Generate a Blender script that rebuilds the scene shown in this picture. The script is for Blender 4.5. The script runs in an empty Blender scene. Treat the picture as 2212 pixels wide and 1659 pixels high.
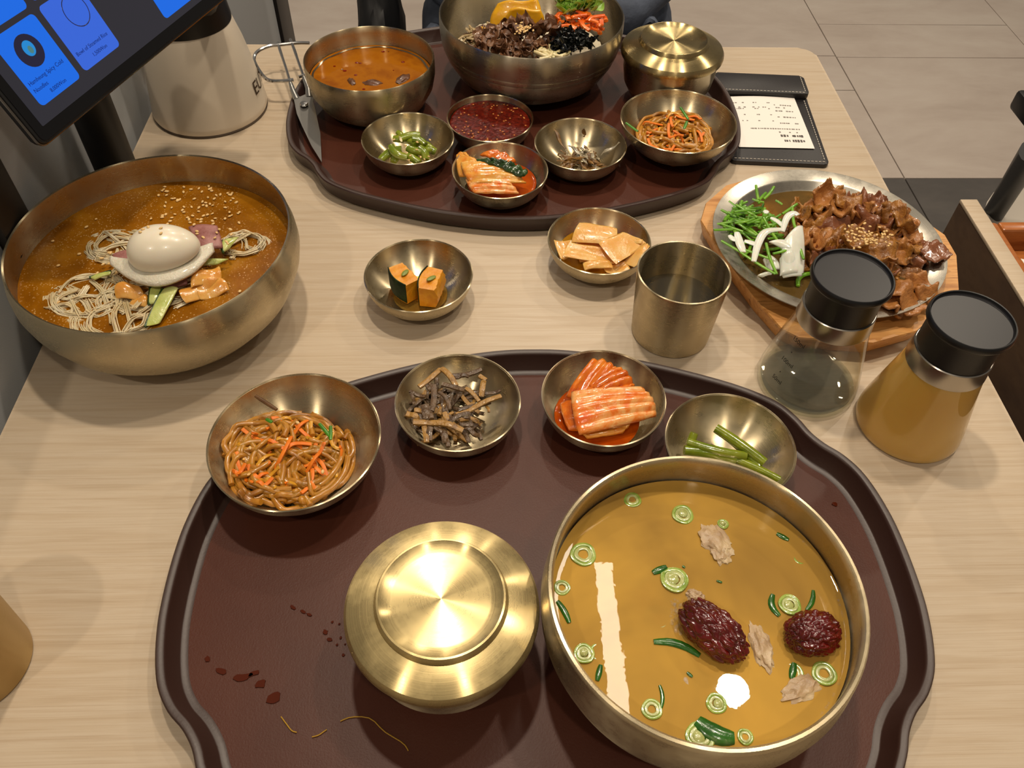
import bpy, bmesh, math, random
from mathutils import Vector, Matrix, Euler, noise
PI = math.pi
# ------------------------------------------------------------------ camera
SC = bpy.context.scene
COL = SC.collection
FPX, PITCH, ROLL, YAW = 1759.29, math.radians(49.805), math.radians(1.835), math.radians(3.031)
CAM = Vector((0, 0, 0.52))                       # table top is z = 0, floor is z = -0.74
_f = Vector((math.sin(YAW)*math.cos(PITCH), math.cos(YAW)*math.cos(PITCH), -math.sin(PITCH)))
_r0 = Vector((math.cos(YAW), -math.sin(YAW), 0)); _u0 = _r0.cross(_f)
_r = math.cos(ROLL)*_r0 + math.sin(ROLL)*_u0
_u = -math.sin(ROLL)*_r0 + math.cos(ROLL)*_u0
def at(px, py, z=0.0):
    """where a sight line of the photograph meets the horizontal plane at height z"""
    d = _f + (px-1106)/FPX*_r - (py-829.5)/FPX*_u
    return CAM + d*((z-CAM.z)/d.z)
cd = bpy.data.cameras.new('camera'); cam = bpy.data.objects.new('camera', cd); COL.objects.link(cam)
cd.sensor_fit = 'HORIZONTAL'; cd.sensor_width = 36.0; cd.lens = FPX*36/2212; cd.clip_start = 0.01
M = Matrix((_r, _u, -_f)).transposed().to_4x4(); M.translation = CAM
cam.matrix_world = M
SC.camera = cam
# ------------------------------------------------------------------ world, lights, exposure
vs = SC.view_settings
vs.view_transform = 'Standard'; vs.look = 'None'; vs.gamma = 1.0; vs.use_curve_mapping = False
vs.exposure = -0.33
wd = bpy.data.worlds.new('world'); SC.world = wd; wd.use_nodes = True
wd.node_tree.nodes['Background'].inputs[0].default_value = (1.0, 0.86, 0.70, 1)
wd.node_tree.nodes['Background'].inputs[1].default_value = 0.20
CEIL = 1.92
WARM = (1.0, 0.86, 0.68)
def lamp(name, x, y, power, size, size_y=None, col=WARM, z=CEIL-0.03):
    l = bpy.data.lights.new(name, 'AREA'); l.energy = power; l.color = col
    if size_y: l.shape = 'RECTANGLE'; l.size = size; l.size_y = size_y
    else: l.shape = 'DISK'; l.size = size
    o = bpy.data.objects.new(name, l); COL.objects.link(o); o.location = (x, y, z)
    return o
# ceiling lamps, all above the frame: the strip and the spots that mirror in the soup and the lids, throw the shadows of
# the dishes, the cups and the photographer, and light the floor beyond the table
lamp('ceiling_spot_over_table_offscreen', -0.08, 0.86, 18.0, 0.09)
lamp('ceiling_spot_over_right_edge_offscreen', 0.69, 0.80, 13.0, 0.09)
lamp('ceiling_strip_over_table_offscreen', 0.365, 0.97, 3.4, 0.055, 0.46)
lamp('ceiling_spot_behind_diner_offscreen', 0.35, -0.55, 9, 0.09)
lamp('ceiling_spot_behind_left_offscreen', -0.9, -0.6, 10, 0.09)
lamp('ceiling_spot_beyond_table_offscreen', 0.1, 2.1, 12, 0.09)
lamp('ceiling_spot_beyond_right_offscreen', 1.6, 2.0, 16, 0.09)
lamp('ceiling_spot_aisle_right_offscreen', 0.9, 3.2, 12, 0.09)
lamp('ceiling_spot_aisle_left_offscreen', -0.4, 3.3, 10, 0.09)
# ------------------------------------------------------------------ mesh helpers: every shape is (verts, faces)
def lathe(prof, seg=72):
    v, f, rings = [], [], []
    for r, z in prof:
        if r < 1e-6:
            rings.append([len(v)]); v.append((0, 0, z))
        else:
            rings.append(list(range(len(v), len(v)+seg)))
            v += [(r*math.cos(2*PI*i/seg), r*math.sin(2*PI*i/seg), z) for i in range(seg)]
    for a, b in zip(rings, rings[1:]):
        if len(a) == 1 and len(b) == 1: continue
        for i in range(seg):
            j = (i+1) % seg
            if len(a) == 1: f.append((a[0], b[j], b[i]))
            elif len(b) == 1: f.append((a[i], a[j], b[0]))
            else: f.append((a[i], a[j], b[j], b[i]))
    return v, f
def catmull(pts, n):
    pts = [Vector(p) for p in pts]
    if len(pts) == 2: return [pts[0].lerp(pts[1], i/(n-1)) for i in range(n)]
    out = []
    for i in range(n):
        t = i/(n-1)*(len(pts)-1); k = min(int(t), len(pts)-2); t -= k
        p0, p1, p2, p3 = pts[max(k-1, 0)], pts[k], pts[k+1], pts[min(k+2, len(pts)-1)]
        out.append(0.5*((2*p1)+(p2-p0)*t+(2*p0-5*p1+4*p2-p3)*t*t+(3*p1-p0-3*p2+p3)*t*t*t))
    return out
def tube(pts, rad, sides=8, flat=1.0, up=None, closed=False):
    pts = [Vector(p) for p in pts]; n = len(pts)
    rd = rad if isinstance(rad, (list, tuple)) else [rad]*n
    v, f = [], []; prev = None
    for i, p in enumerate(pts):
        if closed: d = pts[(i+1) % n]-pts[i-1]
        else: d = pts[min(i+1, n-1)]-pts[max(i-1, 0)]
        d = d.normalized() if d.length > 1e-9 else Vector((0, 0, 1))
        if prev is None:
            ref = Vector(up) if up else (Vector((0, 0, 1)) if abs(d.z) < 0.9 else Vector((1, 0, 0)))
        else: ref = prev
        a = ref - d*ref.dot(d); a = a.normalized() if a.length > 1e-9 else d.orthogonal().normalized()
        b = d.cross(a); prev = a
        for k in range(sides):
            t = 2*PI*k/sides
            v.append(tuple(p + a*(rd[i]*flat*math.cos(t)) + b*(rd[i]*math.sin(t))))
    m = n if closed else n-1
    for i in range(m):
        for k in range(sides):
            a0, a1 = i*sides+k, i*sides+(k+1) % sides
            b0, b1 = ((i+1) % n)*sides+k, ((i+1) % n)*sides+(k+1) % sides
            f.append((a0, a1, b1, b0))
    if not closed:
        f.append(tuple(range(sides-1, -1, -1))); f.append(tuple(range((n-1)*sides, n*sides)))
    return v, f
def sheet(fn, nu, nv, th):
    g = [[Vector(fn(i/nu, j/nv)) for j in range(nv+1)] for i in range(nu+1)]
    top, bot = [], []
    for i in range(nu+1):
        for j in range(nv+1):
            du = g[min(i+1, nu)][j]-g[max(i-1, 0)][j]; dv = g[i][min(j+1, nv)]-g[i][max(j-1, 0)]
            n = du.cross(dv); n = n.normalized() if n.length > 1e-12 else Vector((0, 0, 1))
            e = min(i, nu-i, j, nv-j); k = th*0.5*(0.45 if e == 0 else 1.0)
            top.append(tuple(g[i][j]+n*k)); bot.append(tuple(g[i][j]-n*k))
    v = top+bot; N = len(top); w = nv+1; f = []
    for i in range(nu):
        for j in range(nv):
            a, b, c, d = i*w+j, (i+1)*w+j, (i+1)*w+j+1, i*w+j+1
            f.append((a, b, c, d)); f.append((N+d, N+c, N+b, N+a))
    for i in range(nu):
        a, b = i*w, (i+1)*w; f.append((N+a, N+b, b, a))
        a, b = i*w+nv, (i+1)*w+nv; f.append((a, b, N+b, N+a))
    for j in range(nv):
        a, b = j, j+1; f.append((a, b, N+b, N+a))
        a, b = nu*w+j, nu*w+j+1; f.append((N+a, N+b, b, a))
    return v, f
def frombm(bm):
    bm.verts.ensure_lookup_table(); bm.verts.index_update()
    r = ([tuple(x.co) for x in bm.verts], [tuple(x.index for x in fc.verts) for fc in bm.faces]); bm.free()
    return r
def blob(rx, ry, rz, sub=3, amp=0.1, freq=2.0, seed=0, squash=None):
    bm = bmesh.new(); bmesh.ops.create_icosphere(bm, subdivisions=sub, radius=1)
    for x in bm.verts:
        n = noise.noise(x.co*freq+Vector((seed*7.3, seed*3.1, seed)))*amp
        n += noise.noise(x.co*freq*2.3+Vector((seed, 11+seed, 5)))*amp*0.5
        x.co *= 1+n
        x.co = Vector((x.co.x*rx, x.co.y*ry, x.co.z*rz))
        if squash is not None and x.co.z < squash: x.co.z = squash+(x.co.z-squash)*0.08
    return frombm(bm)
def box(c, s, bev=0.0, seg=2):
    bm = bmesh.new(); bmesh.ops.create_cube(bm, size=1)
    for x in bm.verts: x.co = Vector((x.co.x*s[0]+c[0], x.co.y*s[1]+c[1], x.co.z*s[2]+c[2]))
    if bev: bmesh.ops.bevel(bm, geom=bm.edges[:], offset=bev, segments=seg, profile=0.5, affect='EDGES')
    return frombm(bm)
def prism(poly, z0, z1, bev=0.0, seg=2):
    bm = bmesh.new()
    lo = [bm.verts.new((x, y, z0)) for x, y in poly]; hi = [bm.verts.new((x, y, z1)) for x, y in poly]
    n = len(poly)
    bm.faces.new(hi); bm.faces.new(lo[::-1])
    for i in range(n): bm.faces.new((lo[i], lo[(i+1) % n], hi[(i+1) % n], hi[i]))
    if bev:
        es = [e for e in bm.edges if abs(e.verts[0].co.z-e.verts[1].co.z) < 1e-7]
        bmesh.ops.bevel(bm, geom=es, offset=bev, segments=seg, profile=0.5, affect='EDGES')
    return frombm(bm)
def roundrect(x0, y0, x1, y1, r, n=6):
    out = []
    for cx, cy, a in ((x1-r, y1-r, 0), (x0+r, y1-r, 90), (x0+r, y0+r, 180), (x1-r, y0+r, 270)):
        for i in range(n+1):
            t = math.radians(a+90*i/n); out.append((cx+r*math.cos(t), cy+r*math.sin(t)))
    return out
def join(*ss):
    v, f = [], []
    for a, b in ss:
        o = len(v); v += a; f += [tuple(i+o for i in q) for q in b]
    return v, f
def xf(s, m):
    return [tuple(m @ Vector(p)) for p in s[0]], s[1]
def TR(loc=(0, 0, 0), rot=(0, 0, 0), sc=1.0):
    m = Matrix.Translation(Vector(loc)) @ Euler(rot).to_matrix().to_4x4()
    return m @ (Matrix.Diagonal((sc, sc, sc, 1)) if not isinstance(sc, tuple) else Matrix.Diagonal((*sc, 1)))
def data(name, s, mat, ang=40, flat=False):
    me = bpy.data.meshes.new(name); me.from_pydata(s[0], [], s[1]); me.update()
    bm = bmesh.new(); bm.from_mesh(me); bmesh.ops.recalc_face_normals(bm, faces=bm.faces); bm.to_mesh(me); bm.free()
    if not flat:
        for p in me.polygons: p.use_smooth = True
        me.set_sharp_from_angle(angle=math.radians(ang))
    if mat: me.materials.append(mat)
    if mat and mat.get('face_up') and sum(p.normal.z*p.area for p in me.polygons) < 0: me.flip_normals()
    return me
def link(name, me, parent=None, loc=None, rot=None):
    o = bpy.data.objects.new(name, me); COL.objects.link(o)
    if parent: o.parent = parent
    if loc is not None: o.location = loc
    if rot is not None: o.rotation_euler = rot
    return o
def tag(o, label=None, cat=None, group=None, kind=None):
    if label: o['label'] = label
    if cat: o['category'] = cat
    if group: o['group'] = group
    if kind: o['kind'] = kind
    return o
def part(name, s, mat, parent, loc=None, rot=None, ang=40, label=None):
    o = link(name, data(name, s, mat, ang), parent, loc, rot)
    if label: o['label'] = label
    return o
def single(name, s, mat, label, cat, loc=None, rot=None, group=None, kind=None, ang=40):
    return tag(link(name, data(name, s, mat, ang), None, loc, rot), label, cat, group, kind)
def thing(name, label, cat, loc=(0, 0, 0), rz=0.0, group=None):
    o = link(name, None, None, loc, (0, 0, rz)); o.empty_display_size = 0.02
    return tag(o, label, cat, group)
def struct(name, s, mat, ang=40):
    return tag(link(name, data(name, s, mat, ang)), kind='structure')
def text_shape(s, size, extrude=0.0002, align='LEFT'):
    cu = bpy.data.curves.new('lettering', 'FONT'); cu.body = s; cu.size = size; cu.extrude = extrude
    cu.align_x = align; cu.resolution_u = 3
    o = bpy.data.objects.new('lettering', cu); COL.objects.link(o)
    me = bpy.data.meshes.new_from_object(o.evaluated_get(bpy.context.evaluated_depsgraph_get()))
    r = ([tuple(v.co) for v in me.vertices], [tuple(p.vertices) for p in me.polygons])
    bpy.data.objects.remove(o); bpy.data.curves.remove(cu); bpy.data.meshes.remove(me)
    return r
# ------------------------------------------------------------------ materials
def lin(c):
    if isinstance(c, str):
        c = c.lstrip('#'); c = [int(c[i:i+2], 16)/255 for i in (0, 2, 4)]
        c = [x/12.92 if x <= 0.04045 else ((x+0.055)/1.055)**2.4 for x in c]
    return (*c[:3], 1.0)
def new_mat(name):
    m = bpy.data.materials.new(name); m.use_nodes = True
    return m, m.node_tree.nodes, m.node_tree.links, m.node_tree.nodes['Principled BSDF']
def coords(n, l, scale=(1, 1, 1), kind='Object'):
    tc = n.new('ShaderNodeTexCoord'); mp = n.new('ShaderNodeMapping'); mp.inputs['Scale'].default_value = scale
    l.new(tc.outputs[kind], mp.inputs['Vector']); return mp.outputs['Vector']
def ramp(n, l, src, stops):
    r = n.new('ShaderNodeValToRGB'); e = r.color_ramp.elements
    while len(e) < len(stops): e.new(0.5)
    for q, (p, c) in zip(e, stops): q.position = p; q.color = lin(c)
    l.new(src, r.inputs['Fac']); return r.outputs['Color']
def noise_tex(n, l, vec, scale, detail=4, rough=0.55, dist=0.0):
    t = n.new('ShaderNodeTexNoise'); t.inputs['Scale'].default_value = scale; t.inputs['Detail'].default_value = detail
    t.inputs['Roughness'].default_value = rough; t.inputs['Distortion'].default_value = dist
    l.new(vec, t.inputs['Vector']); return t.outputs['Fac']
def add_bump(n, l, b, h, strength, dist=0.001):
    bp = n.new('ShaderNodeBump'); bp.inputs['Strength'].default_value = strength; bp.inputs['Distance'].default_value = dist
    l.new(h, bp.inputs['Height']); l.new(bp.outputs['Normal'], b.inputs['Normal']); return bp
def food(name, stops, scale=80, rough=0.3, bump=0.4, bscale=None, sss=0.0, stretch=(1, 1, 1), coat=0.0, spec=0.5, dist=0.002, trans=0.0):
    m, n, l, b = new_mat(name); vec = coords(n, l, stretch)
    if len(stops) > 1:
        f = noise_tex(n, l, vec, scale)
        k = [(0.3+0.4*i/(len(stops)-1), c) for i, c in enumerate(stops)]
        l.new(ramp(n, l, f, k), b.inputs['Base Color'])
    else: b.inputs['Base Color'].default_value = lin(stops[0])
    b.inputs['Roughness'].default_value = rough; b.inputs['Specular IOR Level'].default_value = spec
    if sss:
        b.inputs['Subsurface Weight'].default_value = sss; b.inputs['Subsurface Radius'].default_value = (0.004, 0.002, 0.001); b.inputs['Subsurface Scale'].default_value = 1.0
    if coat: b.inputs['Coat Weight'].default_value = coat; b.inputs['Coat Roughness'].default_value = 0.08
    if trans: b.inputs['Transmission Weight'].default_value = trans; b.inputs['IOR'].default_value = 1.33
    if bump: add_bump(n, l, b, noise_tex(n, l, vec, bscale or scale*1.7), bump, dist)
    return m
def metal(name, col, rough=0.27, aniso=0.98, lines=0.05):
    m, n, l, b = new_mat(name)
    b.inputs['Metallic'].default_value = 1.0; b.inputs['Base Color'].default_value = lin(col)
    b.inputs['Roughness'].default_value = rough
    if aniso:
        b.inputs['Anisotropic'].default_value = aniso
        t = n.new('ShaderNodeTangent'); t.direction_type = 'RADIAL'; t.axis = 'Z'; b.inputs['Anisotropic Rotation'].default_value = 0.25; l.new(t.outputs[0], b.inputs['Tangent'])
    tc = n.new('ShaderNodeTexCoord')
    sep = n.new('ShaderNodeSeparateXYZ'); l.new(tc.outputs['Object'], sep.inputs[0])
    ln = n.new('ShaderNodeVectorMath'); ln.operation = 'LENGTH'
    cx = n.new('ShaderNodeCombineXYZ'); l.new(sep.outputs[0], cx.inputs[0]); l.new(sep.outputs[1], cx.inputs[1]); l.new(cx.outputs[0], ln.inputs[0])
    c2 = n.new('ShaderNodeCombineXYZ'); l.new(ln.outputs['Value'], c2.inputs[0]); l.new(sep.outputs[2], c2.inputs[1])
    f = noise_tex(n, l, c2.outputs[0], 1800, 2, 0.6)
    mp = n.new('ShaderNodeMapRange'); mp.inputs['To Min'].default_value = rough-lines; mp.inputs['To Max'].default_value = rough+lines
    l.new(f, mp.inputs['Value'])
    # faint smudges
    f2 = noise_tex(n, l, tc.outputs['Object'], 45, 5, 0.65)
    mp2 = n.new('ShaderNodeMapRange'); mp2.inputs['From Min'].default_value = 0.45; mp2.inputs['From Max'].default_value = 0.75
    mp2.inputs['To Min'].default_value = 0.0; mp2.inputs['To Max'].default_value = 0.10; l.new(f2, mp2.inputs['Value'])
    ad = n.new('ShaderNodeMath'); l.new(mp.outputs[0], ad.inputs[0]); l.new(mp2.outputs[0], ad.inputs[1]); l.new(ad.outputs[0], b.inputs['Roughness'])
    add_bump(n, l, b, f, 0.06, 0.0002)
    return m
def plain(name, col, rough=0.5, metallic=0.0, emit=0.0, spec=0.5, bump=0.0, bscale=200):
    m, n, l, b = new_mat(name)
    b.inputs['Base Color'].default_value = lin(col); b.inputs['Roughness'].default_value = rough
    b.inputs['Metallic'].default_value = metallic; b.inputs['Specular IOR Level'].default_value = spec
    if emit: b.inputs['Emission Color'].default_value = lin(col); b.inputs['Emission Strength'].default_value = emit
    if bump: add_bump(n, l, b, noise_tex(n, l, coords(n, l), bscale), bump)
    return m
def wood(name, stops, stretch=(1.2, 22, 22), scale=7, rough=0.42, bump=0.12, rings=True):
    m, n, l, b = new_mat(name); vec = coords(n, l, stretch)
    f = noise_tex(n, l, vec, scale, 6, 0.6, 0.35)
    c1 = ramp(n, l, f, [(0.28+0.44*i/(len(stops)-1), c) for i, c in enumerate(stops)])
    v2 = coords(n, l, (stretch[0]*0.6, stretch[1]*5, stretch[2]*5)); f2 = noise_tex(n, l, v2, scale*2.0, 3, 0.5)
    mx = n.new('ShaderNodeMix'); mx.data_type = 'RGBA'; mx.blend_type = 'MULTIPLY'; mx.inputs[0].default_value = 0.32
    l.new(c1, mx.inputs[6]); l.new(ramp(n, l, f2, [(0.3, '#d8ccbf'), (0.5, '#ffffff')]), mx.inputs[7])
    l.new(mx.outputs[2], b.inputs['Base Color'])
    b.inputs['Roughness'].default_value = rough
    add_bump(n, l, b, f2, bump, 0.001)
    return m
def liquid(name, stops, scale, opacity, rough=0.02, ior=1.33, bump=0.0, bscale=60, wave=0.0):
    """cloudy liquid seen from above: part see-through, with a clear reflecting surface"""
    m, n, l, b = new_mat(name); vec = coords(n, l)
    f = noise_tex(n, l, vec, scale, 4, 0.55, 0.4)
    c = ramp(n, l, f, [(0.3+0.4*i/max(1, len(stops)-1), q) for i, q in enumerate(stops)])
    b.inputs['Roughness'].default_value = 0.6; b.inputs['Specular IOR Level'].default_value = 0.0
    l.new(c, b.inputs['Base Color'])
    tr = n.new('ShaderNodeBsdfTransparent'); l.new(c, tr.inputs[0])
    mx = n.new('ShaderNodeMixShader'); mx.inputs[0].default_value = opacity
    l.new(tr.outputs[0], mx.inputs[1]); l.new(b.outputs[0], mx.inputs[2])
    gl = n.new('ShaderNodeBsdfGlossy'); gl.inputs['Roughness'].default_value = rough
    fr = n.new('ShaderNodeFresnel'); fr.inputs['IOR'].default_value = ior
    m2 = n.new('ShaderNodeMixShader'); l.new(fr.outputs[0], m2.inputs[0]); l.new(mx.outputs[0], m2.inputs[1]); l.new(gl.outputs[0], m2.inputs[2])
    if bump:
        bp = n.new('ShaderNodeBump'); bp.inputs['Strength'].default_value = bump; bp.inputs['Distance'].default_value = 0.002
        l.new(noise_tex(n, l, vec, bscale, 3), bp.inputs['Height'])
        for q in (gl, fr): l.new(bp.outputs[0], q.inputs['Normal'])
    l.new(m2.outputs[0], n['Material Output'].inputs['Surface'])
    m['face_up'] = True
    return m
STEEL = metal('brushed_champagne_steel', '#c2b393')
STEEL2 = metal('brushed_grey_steel', '#b4aa96')
LIDM = metal('brushed_golden_lid', '#b5a274')
BRASS = metal('brushed_brass_cup', '#b09463', 0.30, 0.95)
CHROME = plain('bright_scissor_steel', '#c8c8c8', 0.16, 1.0)
BLADE = plain('satin_blade_steel', '#b4b2ae', 0.30, 1.0)
BLACK = plain('matt_black_plastic', '#101012', 0.42, bump=0.05, bscale=900)
BLACKG = plain('gloss_black', '#0a0a0d', 0.10)
MAPLE = wood('pale_wood', ['#baa68d', '#c1ae95', '#c7b69f', '#bda990'])
DARKWOOD = wood('dark_brown_wood', ['#3b2a20', '#54402f', '#46352a'], (14, 1.5, 3), 5, 0.5)
REDWOOD = wood('orange_brown_wood', ['#8a4a22', '#b06a35', '#9c5a2b'], (3, 18, 12), 6, 0.22)
BOARDW = wood('honey_wood', ['#a56c33', '#c78d4c', '#d49d5c', '#8f5a28'], (3, 26, 26), 6, 0.42)
# ------------------------------------------------------------------ the room
FZ = -0.74
GROUT = plain('grout', '#6f675e', 0.8)
def tile_mat(name, stops, rough):
    m, n, l, b = new_mat(name); vec = coords(n, l, (1, 2.2, 1), 'Object')
    l.new(ramp(n, l, noise_tex(n, l, vec, 3.0, 8, 0.65, 0.3), [(0.3+0.4*i/(len(stops)-1), c) for i, c in enumerate(stops)]), b.inputs['Base Color'])
    b.inputs['Roughness'].default_value = rough
    return m
TILE_L = tile_mat('light_stone_tile', ['#b3a69c', '#beb2a8', '#c6bcb2'], 0.38)
TILE_D = tile_mat('dark_stone_tile', ['#4a4745', '#56524f', '#605b57'], 0.45)
floor = struct('floor', box((0.6, 1.3, FZ-0.03), (6.4, 8.6, 0.05)), GROUT)
def tile(x0, x1, y0, y1, m):
    g = 0.0016
    part('tile', box(((x0+x1)/2, (y0+y1)/2, FZ-0.0035), (x1-x0-2*g, y1-y0-2*g, 0.007), 0.0008, 1), m, floor)
xs = [1.105+0.636*k for k in range(-5, 4)]
ysA = [1.757, 2.19, 2.392, 3.02, 3.66, 4.30, 4.94, 5.55]; ysB = [1.757, 2.385, 2.60, 3.24, 3.88, 4.50, 5.0, 5.55]
for i, (a, b_) in enumerate(zip(xs, xs[1:])):
    ys = ysB if i % 2 == 1 else ysA
    for c, d in zip(ys, ys[1:]): tile(a, b_, c, d, TILE_L)
    for k in range(7): tile(a, b_, 1.757-0.636*(k+1), 1.757-0.636*k, TILE_D)
# booth partition along the left edge of the table
def fabric_mat():
    m, n, l, b = new_mat('grey_woven_panel'); vec = coords(n, l, (1, 1, 1))
    w1 = n.new('ShaderNodeTexWave'); w1.bands_direction = 'Y'; w1.inputs['Scale'].default_value = 260; w1.inputs['Distortion'].default_value = 2
    w2 = n.new('ShaderNodeTexWave'); w2.bands_direction = 'Z'; w2.inputs['Scale'].default_value = 260; w2.inputs['Distortion'].default_value = 2
    l.new(vec, w1.inputs[0]); l.new(vec, w2.inputs[0])
    a = n.new('ShaderNodeMath'); l.new(w1.outputs['Fac'], a.inputs[0]); l.new(w2.outputs['Fac'], a.inputs[1])
    l.new(ramp(n, l, a.outputs[0], [(0.3, '#8e9092'), (0.8, '#a6a8aa')]), b.inputs['Base Color'])
    b.inputs['Roughness'].default_value = 0.5
    add_bump(n, l, b, a.outputs[0], 0.12, 0.0006); return m
PX = -0.388
POSTM = plain('dark_partition_post', '#1b1614', 0.45)
pt = thing('booth_partition', 'low grey woven booth partition with dark posts along table edge', 'partition', (PX-0.02, 0.9, FZ))
def pw(name, s, m, root, **k):
    return part(name, xf(s, Matrix.Translation(-root.location)), m, root, **k)
for y0, y1 in ((-0.6, 0.524), (0.57, 1.55)):
    pw('panel', box((PX-0.02, (y0+y1)/2, (FZ+0.165)/2), (0.036, y1-y0, 0.165-FZ), 0.004), fabric_mat() if y0 < 0 else bpy.data.materials['grey_woven_panel'], pt)
for y0, y1 in ((0.524, 0.57), (1.55, 1.645)):
    pw('post', box((PX-0.018, (y0+y1)/2, (FZ+0.175)/2), (0.044, y1-y0-0.001, 0.175-FZ), 0.003), POSTM, pt)
# ------------------------------------------------------------------ dining table
TX0, TX1, TY0, TY1 = -0.378, 0.4315, -0.32, 1.008
tb = thing('dining_table', 'pale wood dining table carrying trays, bowls and bottles', 'table', (0.027, 0.34, FZ))
pw('tabletop', prism(roundrect(TX0, TY0, TX1, TY1, 0.02), -0.03, 0.0, 0.0025), MAPLE, tb)
for x in (TX0+0.06, TX1-0.06):
    for y in (TY0+0.07, TY1-0.12):
        pw('leg', box((x, y, (FZ-0.03)/2), (0.045, 0.045, -0.03-FZ), 0.003), BLACK, tb)
for y in (TY0+0.07, TY1-0.12):
    pw('apron', box(((TX0+TX1)/2, y, -0.05), (TX1-TX0-0.165, 0.03, 0.04), 0.002), BLACK, tb)
# ------------------------------------------------------------------ service cabinet, wooden tray and chair on the right
cb = thing('service_cabinet', 'dark brown wood cabinet with pale top edge beside the table', 'cabinet', (0.72, 0.1, FZ))
pw('side_panel', box((0.512, 0.114, (FZ-0.004)/2), (0.018, 1.148, -0.004-FZ), 0.001), DARKWOOD, cb)
pw('edge_strip', box((0.512, 0.114, -0.002), (0.0182, 1.1485, 0.004), 0.0008), MAPLE, cb, label='pale wood strip on the panel')
pw('cabinet_body', box((0.745, 0.10, (FZ-0.05)/2), (0.448, 1.15, -0.05-FZ), 0.003), DARKWOOD, cb)
wt = thing('wooden_tray', 'glossy orange-brown wooden tray lying on the dark cabinet', 'tray', (0.69, 0.464, -0.05))
pw('tray_base', box((0.69, 0.464, -0.044), (0.32, 0.40, 0.010), 0.002), REDWOOD, wt)
for i, (c, s) in enumerate((((0.5295, 0.464, -0.030), (0.016, 0.40, 0.039)), ((0.85, 0.464, -0.030), (0.016, 0.40, 0.039)),
             ((0.69, 0.658, -0.030), (0.303, 0.014, 0.039)), ((0.69, 0.270, -0.030), (0.303, 0.014, 0.039)))):
    pw('rim', box(c, s, 0.003), REDWOOD, wt)
for k in range(7):
    pw('slat', box((0.565+0.042*k, 0.464, -0.036), (0.037, 0.36, 0.007), 0.002), REDWOOD, wt)
PAPER = plain('thin_white_paper', '#e6dfd4', 0.7)
single('paper_napkin', sheet(lambda u, v: (0.545+0.13*u, 0.53+0.085*v-0.03*u, -0.024+0.006*math.sin(3*u+2*v)), 10, 8, 0.0006), PAPER,
       'thin white paper napkin lying in the orange-brown wooden tray', 'napkin')
GREYSH = plain('light_grey_shell', '#b9b1a6', 0.5)
ch = thing('shell_chair', 'light grey shell chair with black legs behind the dark cabinet', 'chair', (1.06, 0.985, FZ))
pw('seat_shell', xf(lathe([(0, -0.30), (0.15, -0.30), (0.20, -0.285), (0.215, -0.265), (0.208, -0.262), (0.19, -0.275), (0.14, -0.288), (0, -0.29)], 40), Matrix.Translation((1.035, 0.985, -0.06))), GREYSH, ch)
pw('backrest', xf(sheet(lambda u, v: (0.20*math.cos(-1.0+2.0*u)+0.01, 0.20*math.sin(-1.0+2.0*u), -0.33+0.36*v), 14, 8, 0.012), Matrix.Translation((1.06, 0.985, 0.0))), GREYSH, ch)
for a in (150, 215, 30, -40):
    c, s = math.cos(math.radians(a)), math.sin(math.radians(a))
    pw('leg', tube([(1.06+0.10*c, 0.985+0.10*s, -0.36), (1.06+0.24*c, 0.985+0.24*s, FZ)], [0.019, 0.013], 12), BLACK, ch)
pw('arm_strut', tube([at(2232, 325, -.10), at(2180, 408, -.25), at(2136, 478, -.36)], .017, 14), BLACK, ch)
pw('armrest', box(at(2268, 236, -.10), (.085, .06, .03), .006), BLACK, ch)
# ------------------------------------------------------------------ trays
Q = [(.252, 0), (.2515, .02), (.250, .037), (.246, .058), (.240, .076), (.2305, .0905), (.2195, .101), (.2115, .112), (.205, .126), (.193, .142),
     (.168, .158), (.135, .172), (.10, .184), (.07, .192), (.03, .199), (0, .2005)]
full = [Vector((x, y, 0)) for x, y in Q] + [Vector((-x, y, 0)) for x, y in Q[-2::-1]] + [Vector((-x, -y, 0)) for x, y in Q[1:]] + [Vector((x, -y, 0)) for x, y in Q[-2:0:-1]]
def closed_smooth(P, per):
    n = len(P); out = []
    for k in range(n):
        p0, p1, p2, p3 = P[k-1], P[k], P[(k+1) % n], P[(k+2) % n]
        for i in range(per):
            t = i/per
            out.append(0.5*((2*p1)+(p2-p0)*t+(2*p0-5*p1+4*p2-p3)*t*t+(3*p1-p0-3*p2+p3)*t*t*t))
    return out
OUTL = closed_smooth(full, 4)
def inset(P, d):
    n = len(P); o = []
    for i in range(n):
        t = (P[(i+1) % n]-P[i-1]).normalized(); o.append(P[i]+Vector((-t.y, t.x, 0))*d)
    return o
def sweep_rim(prof):
    v, f = [], []; n = len(OUTL)
    for d, z in prof: v += [(q.x, q.y, z) for q in inset(OUTL, d)]
    for k in range(len(prof)-1):
        for i in range(n):
            j = (i+1) % n; f.append((k*n+i, k*n+j, (k+1)*n+j, (k+1)*n+i))
    return v, f
def tray_mat():
    m, n, l, b = new_mat('dark_brown_tray'); vec = coords(n, l)
    l.new(ramp(n, l, noise_tex(n, l, vec, 9, 4), [(0.3, '#452216'), (0.7, '#512a1d')]), b.inputs['Base Color'])
    b.inputs['Roughness'].default_value = 0.40; b.inputs['Specular IOR Level'].default_value = 0.28
    add_bump(n, l, b, noise_tex(n, l, vec, 900, 3, 0.7), 0.22, 0.0006); return m
TRAYM = tray_mat()
RIMM = plain('dark_brown_tray_rim', '#34201a', 0.40, bump=0.06, bscale=500)
RIMP = [(.013, 0), (.006, .001), (.003, .004), (.0003, .0180), (0, .0195), (.001, .0205), (.0045, .0205), (.0056, .0196), (.0062, .0185), (.0108, .0058), (.0118, .0051), (.016, .005)]
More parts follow.
